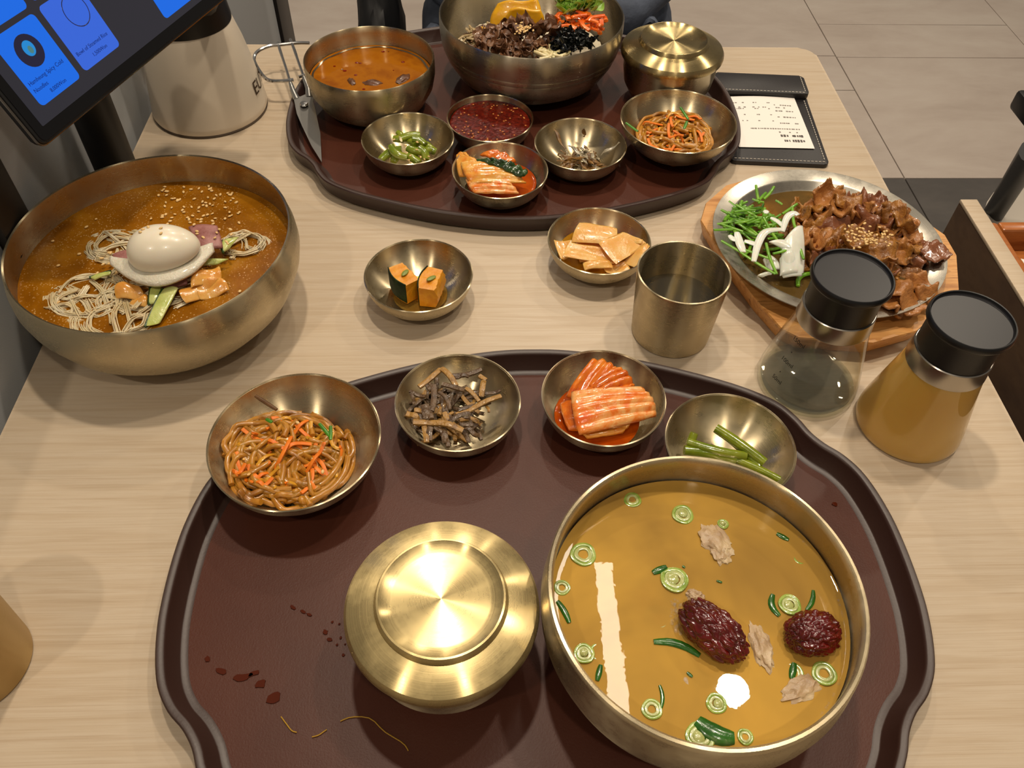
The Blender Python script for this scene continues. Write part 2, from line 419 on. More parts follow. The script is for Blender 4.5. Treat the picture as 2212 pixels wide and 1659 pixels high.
def tray(x, y, label):
    t = thing('serving_tray', label, 'tray', (x, y, 0), 0, 'dark brown serving trays')
    part('tray_floor', prism([(q.x, q.y) for q in inset(OUTL, .0135)], 0.0003, .005), TRAYM, t)
    part('tray_rim', sweep_rim(RIMP), RIMM, t)
    return t
T1 = (0.0405, 0.2595); T2 = (0.0365, 0.8315)
tray(*T1, 'dark brown plastic tray with wavy shoulders under the jujube soup bowl')
tray(*T2, 'dark brown plastic tray with wavy shoulders under the bibimbap bowl')
TF = 0.0052       # tray floor height
# wet spots and crumbs on the front tray
WETM = plain('broth_spill', '#4a1c0c', 0.06)
rs = random.Random(5)
def spill(px, py, r, seed, n=12, ax=1.0, ang=0.0):
    c = at(px, py, TF); R = random.Random(seed); pr = []
    for i in range(n):
        t = 2*PI*i/n; q = r*(0.65+0.6*R.random()); x, y = q*math.cos(t)*ax, q*math.sin(t)
        pr.append((x*math.cos(ang)-y*math.sin(ang), x*math.sin(ang)+y*math.cos(ang)))
    return single('broth_spill', prism(pr, 0, 0.0005, 0.0002, 1), WETM, 'small brown broth spill on the tray beside the lidded rice bowl', 'spill', (c.x, c.y, TF), group='broth spills on the tray')
for k, (px, py, r, ax, an) in enumerate(((590, 1508, .0036, 1.2, .6), (563, 1478, .0028, 1.2, .2), (524, 1463, .0026, 2.2, .2), (548, 1455, .0016, 2.6, .4), (480, 1450, .0022, 1.8, -.4), (448, 1424, .0014, 1.5, -1),
        (633, 1312, .0012, 1.8, -.7), (655, 1322, .0012, 2.2, -.6), (668, 1328, .0010, 2, -.5), (703, 1366, .0017, 1.2, -1), (712, 1382, .0014, 1.3, 0), (718, 1344, .0009, 1, 0), (733, 1348, .0008, 1, 0),
        (736, 1378, .0010, 1, 0), (728, 1393, .0008, 1, 0), (742, 1415, .0010, 1, 0), (746, 1392, .0007, 1, 0), (1803, 1090, .0019, 1.1, 0))):
    spill(px, py, r, k, ax=ax, ang=an)
FIBM = plain('pale_fibre', '#b48a2c', 0.4)
for pts in ([(607, 1548), (618, 1563), (630, 1578), (641, 1582)], [(674, 1592), (688, 1588), (700, 1580), (706, 1576)], [(735, 1558), (760, 1549), (800, 1552), (830, 1580), (870, 1605), (882, 1622)]):
    q = [at(x, y, TF+0.0006) for x, y in pts]; c = q[0].copy(); c.z = TF
    single('food_fibre', tube(catmull([p-c for p in q], 14), 0.00035, 5), FIBM, 'thin curled yellowish fibre lying on the tray floor', 'crumb', c, group='fibres on the tray')
# ------------------------------------------------------------------ tablet on its pole
tabl = thing('ordering_tablet', 'black ordering tablet showing blue menu cards on a black pole', 'tablet', (-0.36, 0.69, 0))
part('base', lathe([(0, 0), (.045, 0), (.046, .003), (.043, .006), (0, .006)], 40), BLACK, tabl)
part('pole', tube([(0, 0, .005), (0, 0, .165)], .0195, 24), BLACK, tabl)
Bv = Vector((0.33384908, 0.94262654, 0)); Nh = Vector((Bv.y, -Bv.x, 0)); TA = math.radians(23.547)
Lv = math.cos(TA)*Vector((0, 0, 1)) - math.sin(TA)*Nh; Nv = math.cos(TA)*Nh + math.sin(TA)*Vector((0, 0, 1))
TK = 0.915
P0 = CAM + TK*(Vector((-0.352, 0.5785, 0.1355))-CAM) - tabl.location
TM = (Matrix((Bv, Lv, Nv)).transposed()*TK).to_4x4(); TM.translation = P0
def tp(name, s, m, parent=None, **k): return part(name, xf(s, TM), m, parent or tabl, **k)
tp('housing', prism(roundrect(0, 0, .286, .178, .006), -.0105, 0, .0012), BLACK)
tp('trim_edge', tube([Vector((x, y, -.0035)) for x, y in roundrect(-.0004, -.0004, .2864, .1784, .006)], .0012, 6, closed=True), plain('tablet_trim', '#8d857c', 0.25, 1.0))
def screen_mat(name, col, s, rough=0.12):
    m, n, l, b = new_mat(name); b.inputs['Base Color'].default_value = lin('#08080a'); b.inputs['Roughness'].default_value = rough
    b.inputs['Emission Color'].default_value = lin(col); b.inputs['Emission Strength'].default_value = s; return m
SCR_D = screen_mat('screen_dark', '#3c3a42', 0.7); SCR_B = screen_mat('screen_blue', '#1d78ff', 0.95); SCR_B2 = screen_mat('screen_violet_blue', '#3f73f2', 0.95)
SCR_T = screen_mat('screen_text', '#12338f', 0.7); SCR_P = screen_mat('screen_picture', '#33304f', 0.6); SCR_C = screen_mat('screen_cyan', '#2a9df0', 0.9)
SCR_Y = screen_mat('screen_yellow_green', '#5f9a9a', 0.8)
tp('glass_front', prism(roundrect(.002, .002, .284, .176, .005), 0, .0006, 0), BLACKG)
tp('display', prism(roundrect(.0105, .0115, .276, .168, .001), .0006, .0009, 0), SCR_D)
def card(u0, v0, u1, v1, m): return tp('menu_card', prism(roundrect(u0, v0, u1, v1, .004), .0009, .0011, 0), m)
c1 = card(.0215, .0225, .0705, .0780, SCR_B); c2 = card(.0775, .0235, .1265, .0790, SCR_B2)
c3 = card(.0215, .0825, .0705, .138, SCR_B); c4 = card(.0775, .0835, .1265, .139, SCR_B2)
card(.190, .0175, .270, .160, SCR_B)
def disc(u, v, r, ry=None, z=.0011): return xf(lathe([(0, 0), (r, 0), (r, .00008), (0, .00008)], 28), TR((u, v, z), sc=(1, (ry or r)/r, 1)))
tp('dish_picture', disc(.0455, .0585, .0125), SCR_P, c1); tp('noodle_picture', disc(.0462, .060, .0055, .006, .0012), SCR_C, c1); tp('egg_picture', disc(.0468, .0586, .0022, .003, .0013), SCR_Y, c1)
tp('dish_picture', xf(tube([(.0125*math.cos(t*PI/14), .0125*math.sin(t*PI/14), 0) for t in range(28)], .0004, 5, closed=True), TR((.108, .063, .0011))), SCR_P, c2)
tp('dish_picture', disc(.108, .063, .0121), SCR_B2, c2)
def tl(s, u, v, size, par): tp('lettering', xf(text_shape(s, size, .00006), TR((u, v, .00118))), SCR_T, par)
tl('Hamheung Spicy Cold', .0245, .0385, .0046, c1); tl('Noodles', .0245, .0325, .0046, c1); tl('8,000Won', .0375, .0265, .0044, c1)
tl('Bowl of Steamed Rice', .0805, .0355, .0046, c2); tl('1,500Won', .0945, .0285, .0044, c2)
tp('mount', box((.09, .055, -.022), (.07, .06, .024), .003), BLACK)
pole_top = Vector((0, 0, .165))
part('joint', tube(catmull([pole_top, pole_top+Vector((0, 0, .02)), TM @ Vector((.09, .055, -.022))], 10), .014, 16), BLACK, tabl)
# ------------------------------------------------------------------ white pitcher
CREAM = plain('white_glazed_plastic', '#d8cbb8', 0.32)
pit = thing('water_pitcher', 'white tapered water pitcher with black lid beside the tablet', 'pitcher', (-0.312, 0.86, 0))
part('body', lathe([(0, .0), (.059, 0), (.0625, .0015), (.0640, .005), (.0636, .010), (.0608, .03), (.0573, .055), (.0530, .078), (.0488, .094), (.0470, .1005), (.0460, .1035), (.042, .104), (0, .104)], 72), CREAM, pit)
part('foot_ring', lathe([(.0590, .0), (.0634, 0), (.0638, .0018), (.0630, .0030), (.060, .002)], 72), plain('dark_foot', '#57493c', 0.5), pit)
part('lid', lathe([(.041, .1035), (.0466, .1030), (.0468, .1060), (.0445, .125), (.0425, .145), (.041, .160), (.036, .166), (0, .168)], 64), BLACK, pit)
part('lid_button', lathe([(0, .167), (.012, .167), (.012, .174), (.010, .176), (0, .176)], 32), BLACK, pit)
part('spout', tube(catmull([(.030, -.024, .135), (.044, -.036, .150), (.054, -.045, .160)], 8), [.016, .015, .014, .013, .012, .011, .010, .009], 14), BLACK, pit)
part('handle', tube(catmull([(-.036, .022, .155), (-.060, .040, .158), (-.074, .050, .12), (-.064, .044, .06), (-.052, .034, .045)], 24), .0085, 12, 1.5), BLACK, pit)
def conform(s, rfun, ang0, z0, flip=1):
    out = []
    for x, y, z in s[0]:
        zz = z0+y; r = rfun(zz)+z+.0004; a = ang0+flip*x/r; out.append((r*math.cos(a), r*math.sin(a), zz))
    return out, s[1]
PR = lambda z: .0636-.113*(z-.010)-.45*max(0, z-.03)**2
part('lettering', conform(text_shape('EUTR', .021, .0001), PR, math.radians(-17), .026), plain('brown_print', '#3d2a18', 0.6), pit)
# ------------------------------------------------------------------ bill holder and receipt
LEATH = plain('black_leather', '#1d1a1c', 0.45, bump=0.15, bscale=700)
bh = thing('bill_holder', 'black stitched leather bill holder beside the far tray', 'bill holder', (0.330, 0.832, 0), math.radians(-4.2))
part('cover', prism(roundrect(-.0535, -.086, .0535, .086, .006), 0.0002, .005, .001), LEATH, bh)
part('clip_flap', prism(roundrect(-.0545, .045, .0545, .087, .005), .0055, .0125, .0015), LEATH, bh)
STITCH = plain('pale_thread', '#cfc8bc', 0.6)
st = part('stitching', box((0, 0, 0), (.0001, .0001, .0001)), STITCH, bh)
def stitches(p, q, n):
    p, q = Vector(p), Vector(q); d = (q-p)/n
    me = data('stitch', tube([d*-.32, d*.32], .00045, 5), STITCH)
    for i in range(n): link('stitch', me, bh, p+d*(i+.5))
bpy.data.objects.remove(st)
stitches((-.050, -.0815, .0054), (.050, -.0815, .0054), 24); stitches((.0495, -.078, .0054), (.0495, .043, .0054), 26); stitches((-.0495, -.078, .0054), (-.0495, .043, .0054), 26)
stitches((-.050, .048, .0128), (.050, .048, .0128), 24); stitches((.0505, .050, .0128), (.0505, .083, .0128), 8)
rc = thing('receipt', 'white printed receipt slip clipped in the black bill holder', 'receipt', bh.location+Vector((0, 0, .0056)), math.radians(-2.0))
part('paper', sheet(lambda u, v: (-.044+.084*u, -.060+.1035*v, .0007+.0018*math.sin(PI*u)*v), 14, 14, .0003), plain('receipt_paper', '#efe9e2', 0.6), rc)
INK = plain('grey_print', '#8a847f', 0.8); INK2 = plain('dark_print', '#5a5552', 0.8)
rr = random.Random(3)
def dash(x, y, w, h, m):
    u = (x+.044)/.084; v = (y+.060)/.1035
    part('print_mark', box((x, y, .0011+.0018*math.sin(PI*u)*v), (w, h, .0002)), m, rc)
def words(y, x0, x1, h, m, dens):
    x = x0
    while x < x1:
        w = .0010+.0016*rr.random()
        if rr.random() < dens: dash(x, y, w, h*(.7+.5*rr.random()), m)
        x += w+.0009
words(-.0465, .010, .032, .0042, INK2, .9); words(-.037, .008, .032, .0036, INK2, .85); words(-.030, .004, .032, .0018, INK, .7); words(-.0235, -.024, .033, .0016, INK, .8)
for k in range(4):
    y = -.012+.0125*k
    words(y, .012, .033, .0018, INK, .75); words(y+.004, -.036, -.024, .0014, INK, .7); words(y+.004, -.012, -.009, .0014, INK, .7); words(y+.004, .004, .006, .0014, INK, .8)
words(.020, -.03, .025, .0016, INK, .6)
# ------------------------------------------------------------------ scissors
def zs(py): return .0085+(348-py)*.000105
def sp(px, py, dz=0): return at(px, py, zs(py)+dz)
sc = thing('kitchen_scissors', 'steel scissors with wire loop handles leaning on the tray rim', 'scissors', sp(697, 348)-Vector((0, 0, .0015)))
def blade(pts, dz, th):
    tp_ = [sp(x, y, dz) for x, y in pts]; n = len(pts)
    v = [tuple(p) for p in tp_]+[tuple(p-Vector((0, 0, th))) for p in tp_]
    f = [tuple(range(n)), tuple(range(2*n-1, n-1, -1))]+[(i, (i+1) % n, n+(i+1) % n, n+i) for i in range(n)]
    return v, f
pw('blade', blade([(695, 350), (692, 288), (680, 232), (674, 210), (643, 208), (634, 210), (641, 245), (652, 271), (673, 315)], .0018, .0014), BLADE, sc, ang=20)
pw('blade', blade([(694, 349), (684, 260), (676, 228), (678, 205), (664, 202), (640, 212), (646, 246), (660, 280)], .0002, .0014), BLADE, sc, ang=20)
pw('shank', tube([sp(641, 214, .001), sp(633, 196, .001), sp(627, 178, .001)], [.0042, .0032, .0021], 8, .45), BLADE, sc)
pw('shank', tube([sp(668, 210, 0), sp(666, 190, 0), sp(655, 163, 0)], [.0042, .0034, .0021], 8, .45), BLADE, sc)
pw('wire_handle', tube(catmull([sp(627, 178), sp(617, 145), sp(607, 115), sp(600, 92)], 14)+[], .0017, 8), CHROME, sc)
pw('wire_handle', tube(catmull([sp(655, 163), sp(645, 135), sp(636, 108), sp(627, 85)], 14), .0017, 8), CHROME, sc)
pw('wire_loop', tube(catmull([sp(634, 172), sp(605, 175), sp(578, 172), sp(560, 152), sp(549, 128), sp(556, 112), sp(580, 100), sp(604, 97), sp(640, 93), sp(668, 93)], 50), .0020, 8), CHROME, sc)
pw('wire_loop', tube(catmull([sp(645, 166), sp(655, 163), sp(664, 160)], 8), .0018, 8), CHROME, sc)
c = sp(657, 226, .0025)
pw('screw', xf(lathe([(0, 0), (.0045, 0), (.0048, .0012), (.0040, .0022), (.0008, .0024), (0, .0018)], 20), Matrix.Translation(c)), CHROME, sc)
# ------------------------------------------------------------------ person and chair on the far side
def skin(verts, edges, radii, root=0, sub=2):
    me = bpy.data.meshes.new('skin'); me.from_pydata(verts, edges, []); bm = bmesh.new(); bm.from_mesh(me)
    ly = bm.verts.layers.skin.verify()
    for v, r in zip(bm.verts, radii): v[ly].radius = (r, r) if not isinstance(r, tuple) else r; v[ly].use_root = False
    bm.verts.ensure_lookup_table(); bm.verts[root][ly].use_root = True
    bm.to_mesh(me); bm.free()
    o = bpy.data.objects.new('skin', me); COL.objects.link(o)
    o.modifiers.new('s', 'SKIN').use_smooth_shade = True; q = o.modifiers.new('d', 'SUBSURF'); q.levels = sub
    m2 = bpy.data.meshes.new_from_object(o.evaluated_get(bpy.context.evaluated_depsgraph_get()))
    r = ([tuple(v.co) for v in m2.vertices], [tuple(p.vertices) for p in m2.polygons])
    bpy.data.objects.remove(o); bpy.data.meshes.remove(me); bpy.data.meshes.remove(m2)
    return r
HX, HY = 0.115, 1.45
SKINM = food('skin', ['#c08d6c', '#cc9a79'], 30, 0.5, 0.0, sss=0.1)
V = [(HX, HY, -.20), (HX, HY+.03, -.02), (HX, HY+.05, .14), (HX, HY+.05, .27), (HX, HY+.035, .36), (HX, HY+.01, .45), (HX, HY, .53)]
E_ = [(0, 1), (1, 2), (2, 3), (3, 4), (4, 5), (5, 6)]; R_ = [(.13, .10), (.12, .085), (.14, .095), (.12, .08), .045, .075, .07]
def chain(start, pts, rads):
    k = start
    for p, r in zip(pts, rads): V.append(p); R_.append(r); E_.append((k, len(V)-1)); k = len(V)-1
    return k
for s in (-1, 1):
    chain(0, [(HX+s*.10, HY-.05, -.21), (HX+s*.14, HY-.25, -.20), (HX+s*.15, HY-.44, -.205), (HX+s*.15, HY-.42, -.45), (HX+s*.15, HY-.40, -.66), (HX+s*.16, HY-.50, -.71)], [.085, .072, .058, .048, .036, .03])
    w = chain(3, [(HX+s*.17, HY+.04, .26), (HX+s*.24, HY-.02, .08), (HX+s*.20, HY-.06, -.04), (HX+s*.07, HY-.22, -.09), (HX+s*.045, HY-.27, -.095)], [.055, .042, .036, .024, .026])
    for k in range(4):
        b0 = Vector((HX+s*(.055-.018*k), HY-.30, -.095)); chain(w, [b0, b0+Vector((-s*.012, -.030, -.004)), b0+Vector((-s*.022, -.045-.004*(k in (1, 2)), -.016))], [.010, .009, .008])
    chain(w, [(HX+s*.015, HY-.265, -.088), (HX+s*.0, HY-.285, -.088)], [.010, .009])
person = single('person', skin(V, E_, R_), SKINM, 'person in blue-grey jacket and dark trousers seated across the table', 'person')
JACK = food('blue_grey_cloth', ['#4a5262', '#5a6375', '#646d80'], 14, 0.8, 0.35, 26, dist=0.01)
TROU = food('dark_grey_cloth', ['#2f2f36', '#3a3b44'], 14, 0.85, 0.3, 30, dist=0.01)
tv = [(HX, HY+.005, -.19)]; te = []; trd = [(.155, .125)]
for s in (-1, 1):
    k = 0
    for p, r in (((HX+s*.10, HY-.05, -.205), .102), ((HX+s*.14, HY-.25, -.195), .090), ((HX+s*.15, HY-.44, -.20), .074), ((HX+s*.15, HY-.42, -.45), .066), ((HX+s*.15, HY-.40, -.66), .058)):
        tv.append(p); trd.append(r); te.append((k, len(tv)-1)); k = len(tv)-1
part('trousers', skin(tv, te, trd), TROU, person)
jv = [(HX, HY+.0, -.16), (HX, HY+.02, -.10), (HX, HY+.04, .05), (HX, HY+.055, .18), (HX, HY+.05, .29)]; je = [(0, 1), (1, 2), (2, 3), (3, 4)]; jr = [(.185, .145), (.175, .13), (.155, .115), (.165, .115), (.10, .08)]
for s in (-1, 1):
    k = 4
    for p, r in (((HX+s*.175, HY+.04, .265), .072), ((HX+s*.245, HY-.02, .08), .06), ((HX+s*.205, HY-.06, -.04), .054), ((HX+s*.08, HY-.205, -.085), .042)):
        jv.append(p); jr.append(r); je.append((k, len(jv)-1)); k = len(jv)-1
part('jacket', skin(jv, je, jr), JACK, person)
for s, r0 in ((1, .0), (-1, .02)):       # the open jacket's skirts lying over the hips
    part('jacket_skirt', sheet(lambda u, v: (HX+s*(.10+.115*u), HY-.02-.16*v+.012*math.sin(9*u+s), -.065-.085*u*u-.02*v+.010*math.sin(11*v+6*u)+.008*math.sin(17*u)), 18, 14, .012), JACK, person)
HAIR = plain('black_hair', '#120e0c', 0.5)
part('hair', xf(blob(.086, .098, .10, 4, .05, 6, 2), TR((HX, HY+.018, .525))), HAIR, person)
for s in (-1, 1):
    part('eye', xf(blob(.011, .006, .006, 2, 0), TR((HX+s*.030, HY-.077, .50))), plain('eye', '#221610', 0.2) if s < 0 else bpy.data.materials['eye'], person)
    part('ear', xf(blob(.010, .018, .028, 3, .1), TR((HX+s*.082, HY+.005, .49))), SKINM, person)
part('nose', xf(blob(.011, .016, .022, 3, .05), TR((HX, HY-.078, .475))), SKINM, person)
part('mouth', xf(blob(.022, .006, .006, 2, .02), TR((HX, HY-.068, .440))), plain('lips', '#8f4f45', 0.5), person)
for s in (-1, 1):
    part('shoe', xf(blob(.045, .125, .045, 3, .03, squash=-.03), TR((HX+s*.16, HY-.46, FZ+.034))), BLACK, person)
dc = thing('dining_chair', 'black chair under the person across the table', 'chair', (HX, HY, FZ))
pw('seat', box((HX, HY+.03, -.325), (.40, .40, .035), .012), BLACK, dc)
pw('backrest', sheet(lambda u, v: (HX-.19+.38*u, HY+.235+.03*v-.03*math.sin(PI*u), -.18+.36*v), 12, 8, .02), BLACK, dc)
for sx in (-1, 1):
    pw('leg', tube([(HX+sx*.17, HY-.14, -.335), (HX+sx*.19, HY-.17, FZ)], .014, 10), BLACK, dc)
    pw('leg', tube([(HX+sx*.17, HY+.25, .15), (HX+sx*.17, HY+.21, -.335), (HX+sx*.19, HY+.26, FZ)], .014, 10), BLACK, dc)
hb = thing('black_bag', 'black soft shoulder bag beside the seated person', 'bag', (HX-.288, HY-.06, -.31))
part('bag_body', blob(.042, .10, .13, 4, .12, 2, 4), plain('black_nylon', '#0d0d0f', 0.6), hb, (0, 0, .12))
part('strap', tube(catmull([(-.05, 0, .2), (-.04, .02, .30), (.02, .06, .33), (.05, .03, .22)], 20), .009, 8, .35), bpy.data.materials['black_nylon'], hb)
# ------------------------------------------------------------------ bowls, dishes, cups, bottles
def dish_prof(R, H, br, ex=1.25, t=.0012, n=12):
    out = [(0, 0), (br*.9, 0)]
    for i in range(n+1):
        a = PI/2*i/n*.97; out.append((br+(R-br)*math.sin(a)**ex, H*(1-math.cos(a))/(1-math.cos(PI/2*.97))))
    out += [(R+.0003, H+.0005), (R-t*.5, H+.0009), (R-t, H)]
    for i in range(n, -1, -1):
        a = PI/2*i/n*.97; out.append((br+(R-t-br)*math.sin(a)**ex, t+(H-t)*(1-math.cos(a))/(1-math.cos(PI/2*.97))))
    return out+[(0, t)]
def zin(r, R, H, br, ex=1.25, t=.0012):
    if r <= br: return t
    return t+(H-t)*(1-math.cos(math.asin(min(.999, ((r-br)/(R-t-br))**(1/ex)))))
SD = (.0480, .0285, .020, 1.25)             # small dish: radius, height, foot
MD = (.0612, .0400, .019, 1.7)             # deeper side dish
_sd = data('side_dish', lathe(dish_prof(*SD), 80), STEEL); _md = data('side_dish', lathe(dish_prof(*MD), 80), STEEL)
def dish(me, x, y, z, label, rz=0.0): return tag(link('side_dish', me, None, (x, y, z), (0, 0, rz)), label, 'dish', 'small round steel side dishes')
D = {}
for key, me, x, y, z, lb in (
    ('jap', _md, -.1362, .3512, TF, 'steel side dish of glass noodles beside the lidded rice bowl and jujube soup'),
    ('stem', _sd, -.0203, .3940, TF, 'steel side dish holding brown braised fern stems'),
    ('kim', _sd, .0923, .3970, TF, 'steel side dish holding a folded red cabbage kimchi with no green leaf'),
    ('grn', _sd, .1818, .3504, TF, 'steel side dish of long green garlic stems touching the jujube soup bowl'),
    ('pump', _sd, -.0574, .5428, 0, 'steel side dish holding two orange pumpkin wedges'),
    ('rad', _sd, .1082, .5891, 0, 'steel side dish of pale peach radish slices beside the steel cup'),
    ('goch', _sd, .0088, .7865, TF, 'steel side dish full of dark red chilli paste'),
    ('ugrn', _sd, -.0776, .7476, TF, 'steel side dish of short green peppers in front of the red soup bowl'),
    ('ukim', _sd, .0178, .6922, TF, 'steel side dish of kimchi topped with a dark green leaf'),
    ('anch', _sd, .1027, .7380, TF, 'steel side dish of small brown dried anchovies'),
    ('ujap', _md, .2079, .7642, TF, 'steel side dish of glass noodles beside the black bill holder')):
    D[key] = dish(me, x, y, z, lb, len(D)*.7)
D['goch'].scale = (.967, .967, 1)
NB = [(0, 0), (.048, 0), (.068, .003), (.090, .014), (.105, .031), (.1135, .050), (.1158, .062), (.1150, .073), (.1128, .082), (.1124, .0845), (.1115, .0857), (.1102, .085), (.1100, .081), (.1122, .072),
      (.1130, .062), (.1107, .051), (.1025, .033), (.088, .0175), (.067, .0065), (0, .004)]
single('noodle_bowl', lathe(NB, 112), STEEL, 'wide steel bowl of cold noodles topped with a boiled egg', 'bowl', (-.2711, .5293, 0))
SB = [(0, 0), (.040, 0), (.060, .003), (.077, .013), (.0885, .029), (.0938, .048), (.0946, .060), (.0932, .073), (.0922, .0790), (.0922, .0815), (.0912, .0830), (.0895, .0832), (.0882, .0818), (.0880, .078),
      (.0893, .071), (.0905, .060), (.0895, .049), (.0845, .031), (.0735, .016), (.058, .0065), (0, .004)]
single('soup_bowl', lathe(SB, 112), STEEL, 'thick-rimmed steel bowl of clear soup with two red jujubes', 'bowl', (.1271, .2107, TF))
BB = [(0, 0), (.046, 0), (.068, .004), (.088, .017), (.0985, .034), (.1016, .0425), (.1014, .0432), (.1024, .0440), (.1036, .0490), (.1034, .0497), (.1042, .0505), (.1058, .066), (.1056, .0785), (.1046, .0800), (.1036, .0790),
      (.1036, .066), (.1020, .050), (.0965, .035), (.086, .0185), (.066, .007), (0, .004)]
single('bibimbap_bowl', lathe(BB, 112), STEEL2, 'large steel bowl with two groove lines holding bibimbap', 'bowl', (.0577, .9212, TF))
RB = [(0, 0), (.034, 0), (.048, .003), (.060, .012), (.0685, .027), (.0716, .042), (.0717, .052), (.0714, .0590), (.0706, .0600), (.0698, .0590), (.0698, .052), (.0696, .042), (.0665, .028), (.058, .014), (.046, .006), (0, .004)]
single('soup_bowl', lathe(RB, 96), STEEL, 'steel bowl of orange-red soup beside the scissors', 'bowl', (-.1235, .8559, TF))
RICE_B = [(0, 0), (.034, 0), (.036, .002), (.044, .009), (.0505, .021), (.0530, .036), (.0535, .056), (.0520, .056), (.0515, .036), (.048, .021), (.040, .010), (0, .006)]
RICE_L = [(.0560, .0525), (.0578, .0530), (.0583, .0550), (.0580, .0580), (.0562, .0612), (.0500, .0645), (.0440, .0665), (.0396, .0675), (.0386, .0705), (.0378, .0718), (.0366, .0720), (.0350, .0708), (.0302, .0690), (.0290, .0688), (.020, .0687), (0, .0687), (0, .0670), (.036, .0655), (.050, .0625), (.0545, .0590), (.0560, .0550)]
_rb = data('bowl_body', lathe(RICE_B, 88), STEEL); _rl = data('lid', lathe(RICE_L, 112), LIDM, 25)
for x, y, lb in ((-.0262, .2125, 'golden steel rice bowl with brushed lid beside the jujube soup bowl'), (.2165, .8795, 'golden steel rice bowl with brushed lid beside the bibimbap bowl')):
    t = thing('rice_bowl', lb, 'bowl', (x, y, TF), .4, 'lidded steel rice bowls'); link('bowl_body', _rb, t); link('lid', _rl, t)
CUP = lambda R, r, H, t=.0011: [(0, 0), (r-.002, 0), (r, .0015), (R-.0004, H-.003), (R, H-.0012), (R-.0002, H), (R-t-.0004, H), (R-t-.0008, H-.002), (r-t, .004), (0, .003)]
single('water_cup', lathe(CUP(.0388, .0343, .070), 80), STEEL, 'steel cup of water between the radish dish and the glass bottles', 'cup', (.1655, .4995, 0))
WATER = liquid('clear_water', ['#cfd0c8', '#dcdcd4'], 4, .04, ior=1.33)
single('cup_water', lathe([(0, .0), (.0352, 0), (.0362, .0006)], 64), WATER, 'clear water standing in the steel cup beside the bottles', 'water', (.1655, .4995, .036), kind='stuff')
single('water_cup', lathe(CUP(.0385, .034, .085), 80), BRASS, 'brassy cup standing alone near the tray with the jujube soup', 'cup', (-.3255, .208, 0))
# --- sauce bottles
def thin_clear(name, col, haze, edge=.9, cloud=None):
    m, n, l, b = new_mat(name); b.inputs['Base Color'].default_value = lin(cloud or col); b.inputs['Roughness'].default_value = .6
    tr = n.new('ShaderNodeBsdfTransparent'); tr.inputs[0].default_value = lin(col); mx = n.new('ShaderNodeMixShader'); mx.inputs[0].default_value = haze
    l.new(tr.outputs[0], mx.inputs[1]); l.new(b.outputs[0], mx.inputs[2])
    lw = n.new('ShaderNodeLayerWeight'); lw.inputs['Blend'].default_value = .5; pw_ = n.new('ShaderNodeMath'); pw_.operation = 'POWER'; pw_.inputs[1].default_value = 4.0; l.new(lw.outputs['Facing'], pw_.inputs[0])
    ma = n.new('ShaderNodeMath'); ma.operation = 'MULTIPLY_ADD'; ma.inputs[1].default_value = edge; ma.inputs[2].default_value = .045; l.new(pw_.outputs[0], ma.inputs[0])
    gl = n.new('ShaderNodeBsdfGlossy'); gl.inputs['Roughness'].default_value = .02; m2 = n.new('ShaderNodeMixShader')
    l.new(ma.outputs[0], m2.inputs[0]); l.new(mx.outputs[0], m2.inputs[1]); l.new(gl.outputs[0], m2.inputs[2]); l.new(m2.outputs[0], n['Material Output'].inputs['Surface'])
    return m
GLASSM = thin_clear('clear_bottle_glass', '#fbfcf8', .015); VIN = thin_clear('clear_vinegar', '#fdfaf2', .03, .35)
def coated(name, stops, scale):
    m, n, l, b = new_mat(name); vec = coords(n, l)
    l.new(ramp(n, l, noise_tex(n, l, vec, scale, 3), [(0.3, stops[0]), (0.7, stops[1])]), b.inputs['Base Color'])
    b.inputs['Roughness'].default_value = .5; b.inputs['Coat Weight'].default_value = 1.0; b.inputs['Coat Roughness'].default_value = .02; b.inputs['Coat IOR'].default_value = 1.5
    b.inputs['Subsurface Weight'].default_value = .5; b.inputs['Subsurface Radius'].default_value = (.02, .012, .004); b.inputs['Subsurface Scale'].default_value = 1.0
    return m
MUSTARD = coated('cloudy_yellow_sauce', ('#c89840', '#d2a64c'), 12)
BAND = plain('satin_neck_band', '#b5afa6', 0.28, 1.0)
CAPT = plain('black_cap_disc', '#17161a', 0.38)
PRINT = plain('black_print', '#15130f', 0.5)
BODY = [(.0285, .0755), (.0300, .066), (.0327, .052), (.0362, .034), (.0392, .019), (.0408, .009), (.0411, .005), (.0402, .0016), (.037, .0003), (0, .0003)]
def bodyr(z):
    for (r0, z0), (r1, z1) in zip(BODY, BODY[1:]):
        if z1 <= z <= z0: return r0+(r1-r0)*(z0-z)/(z0-z1)
    return .0285
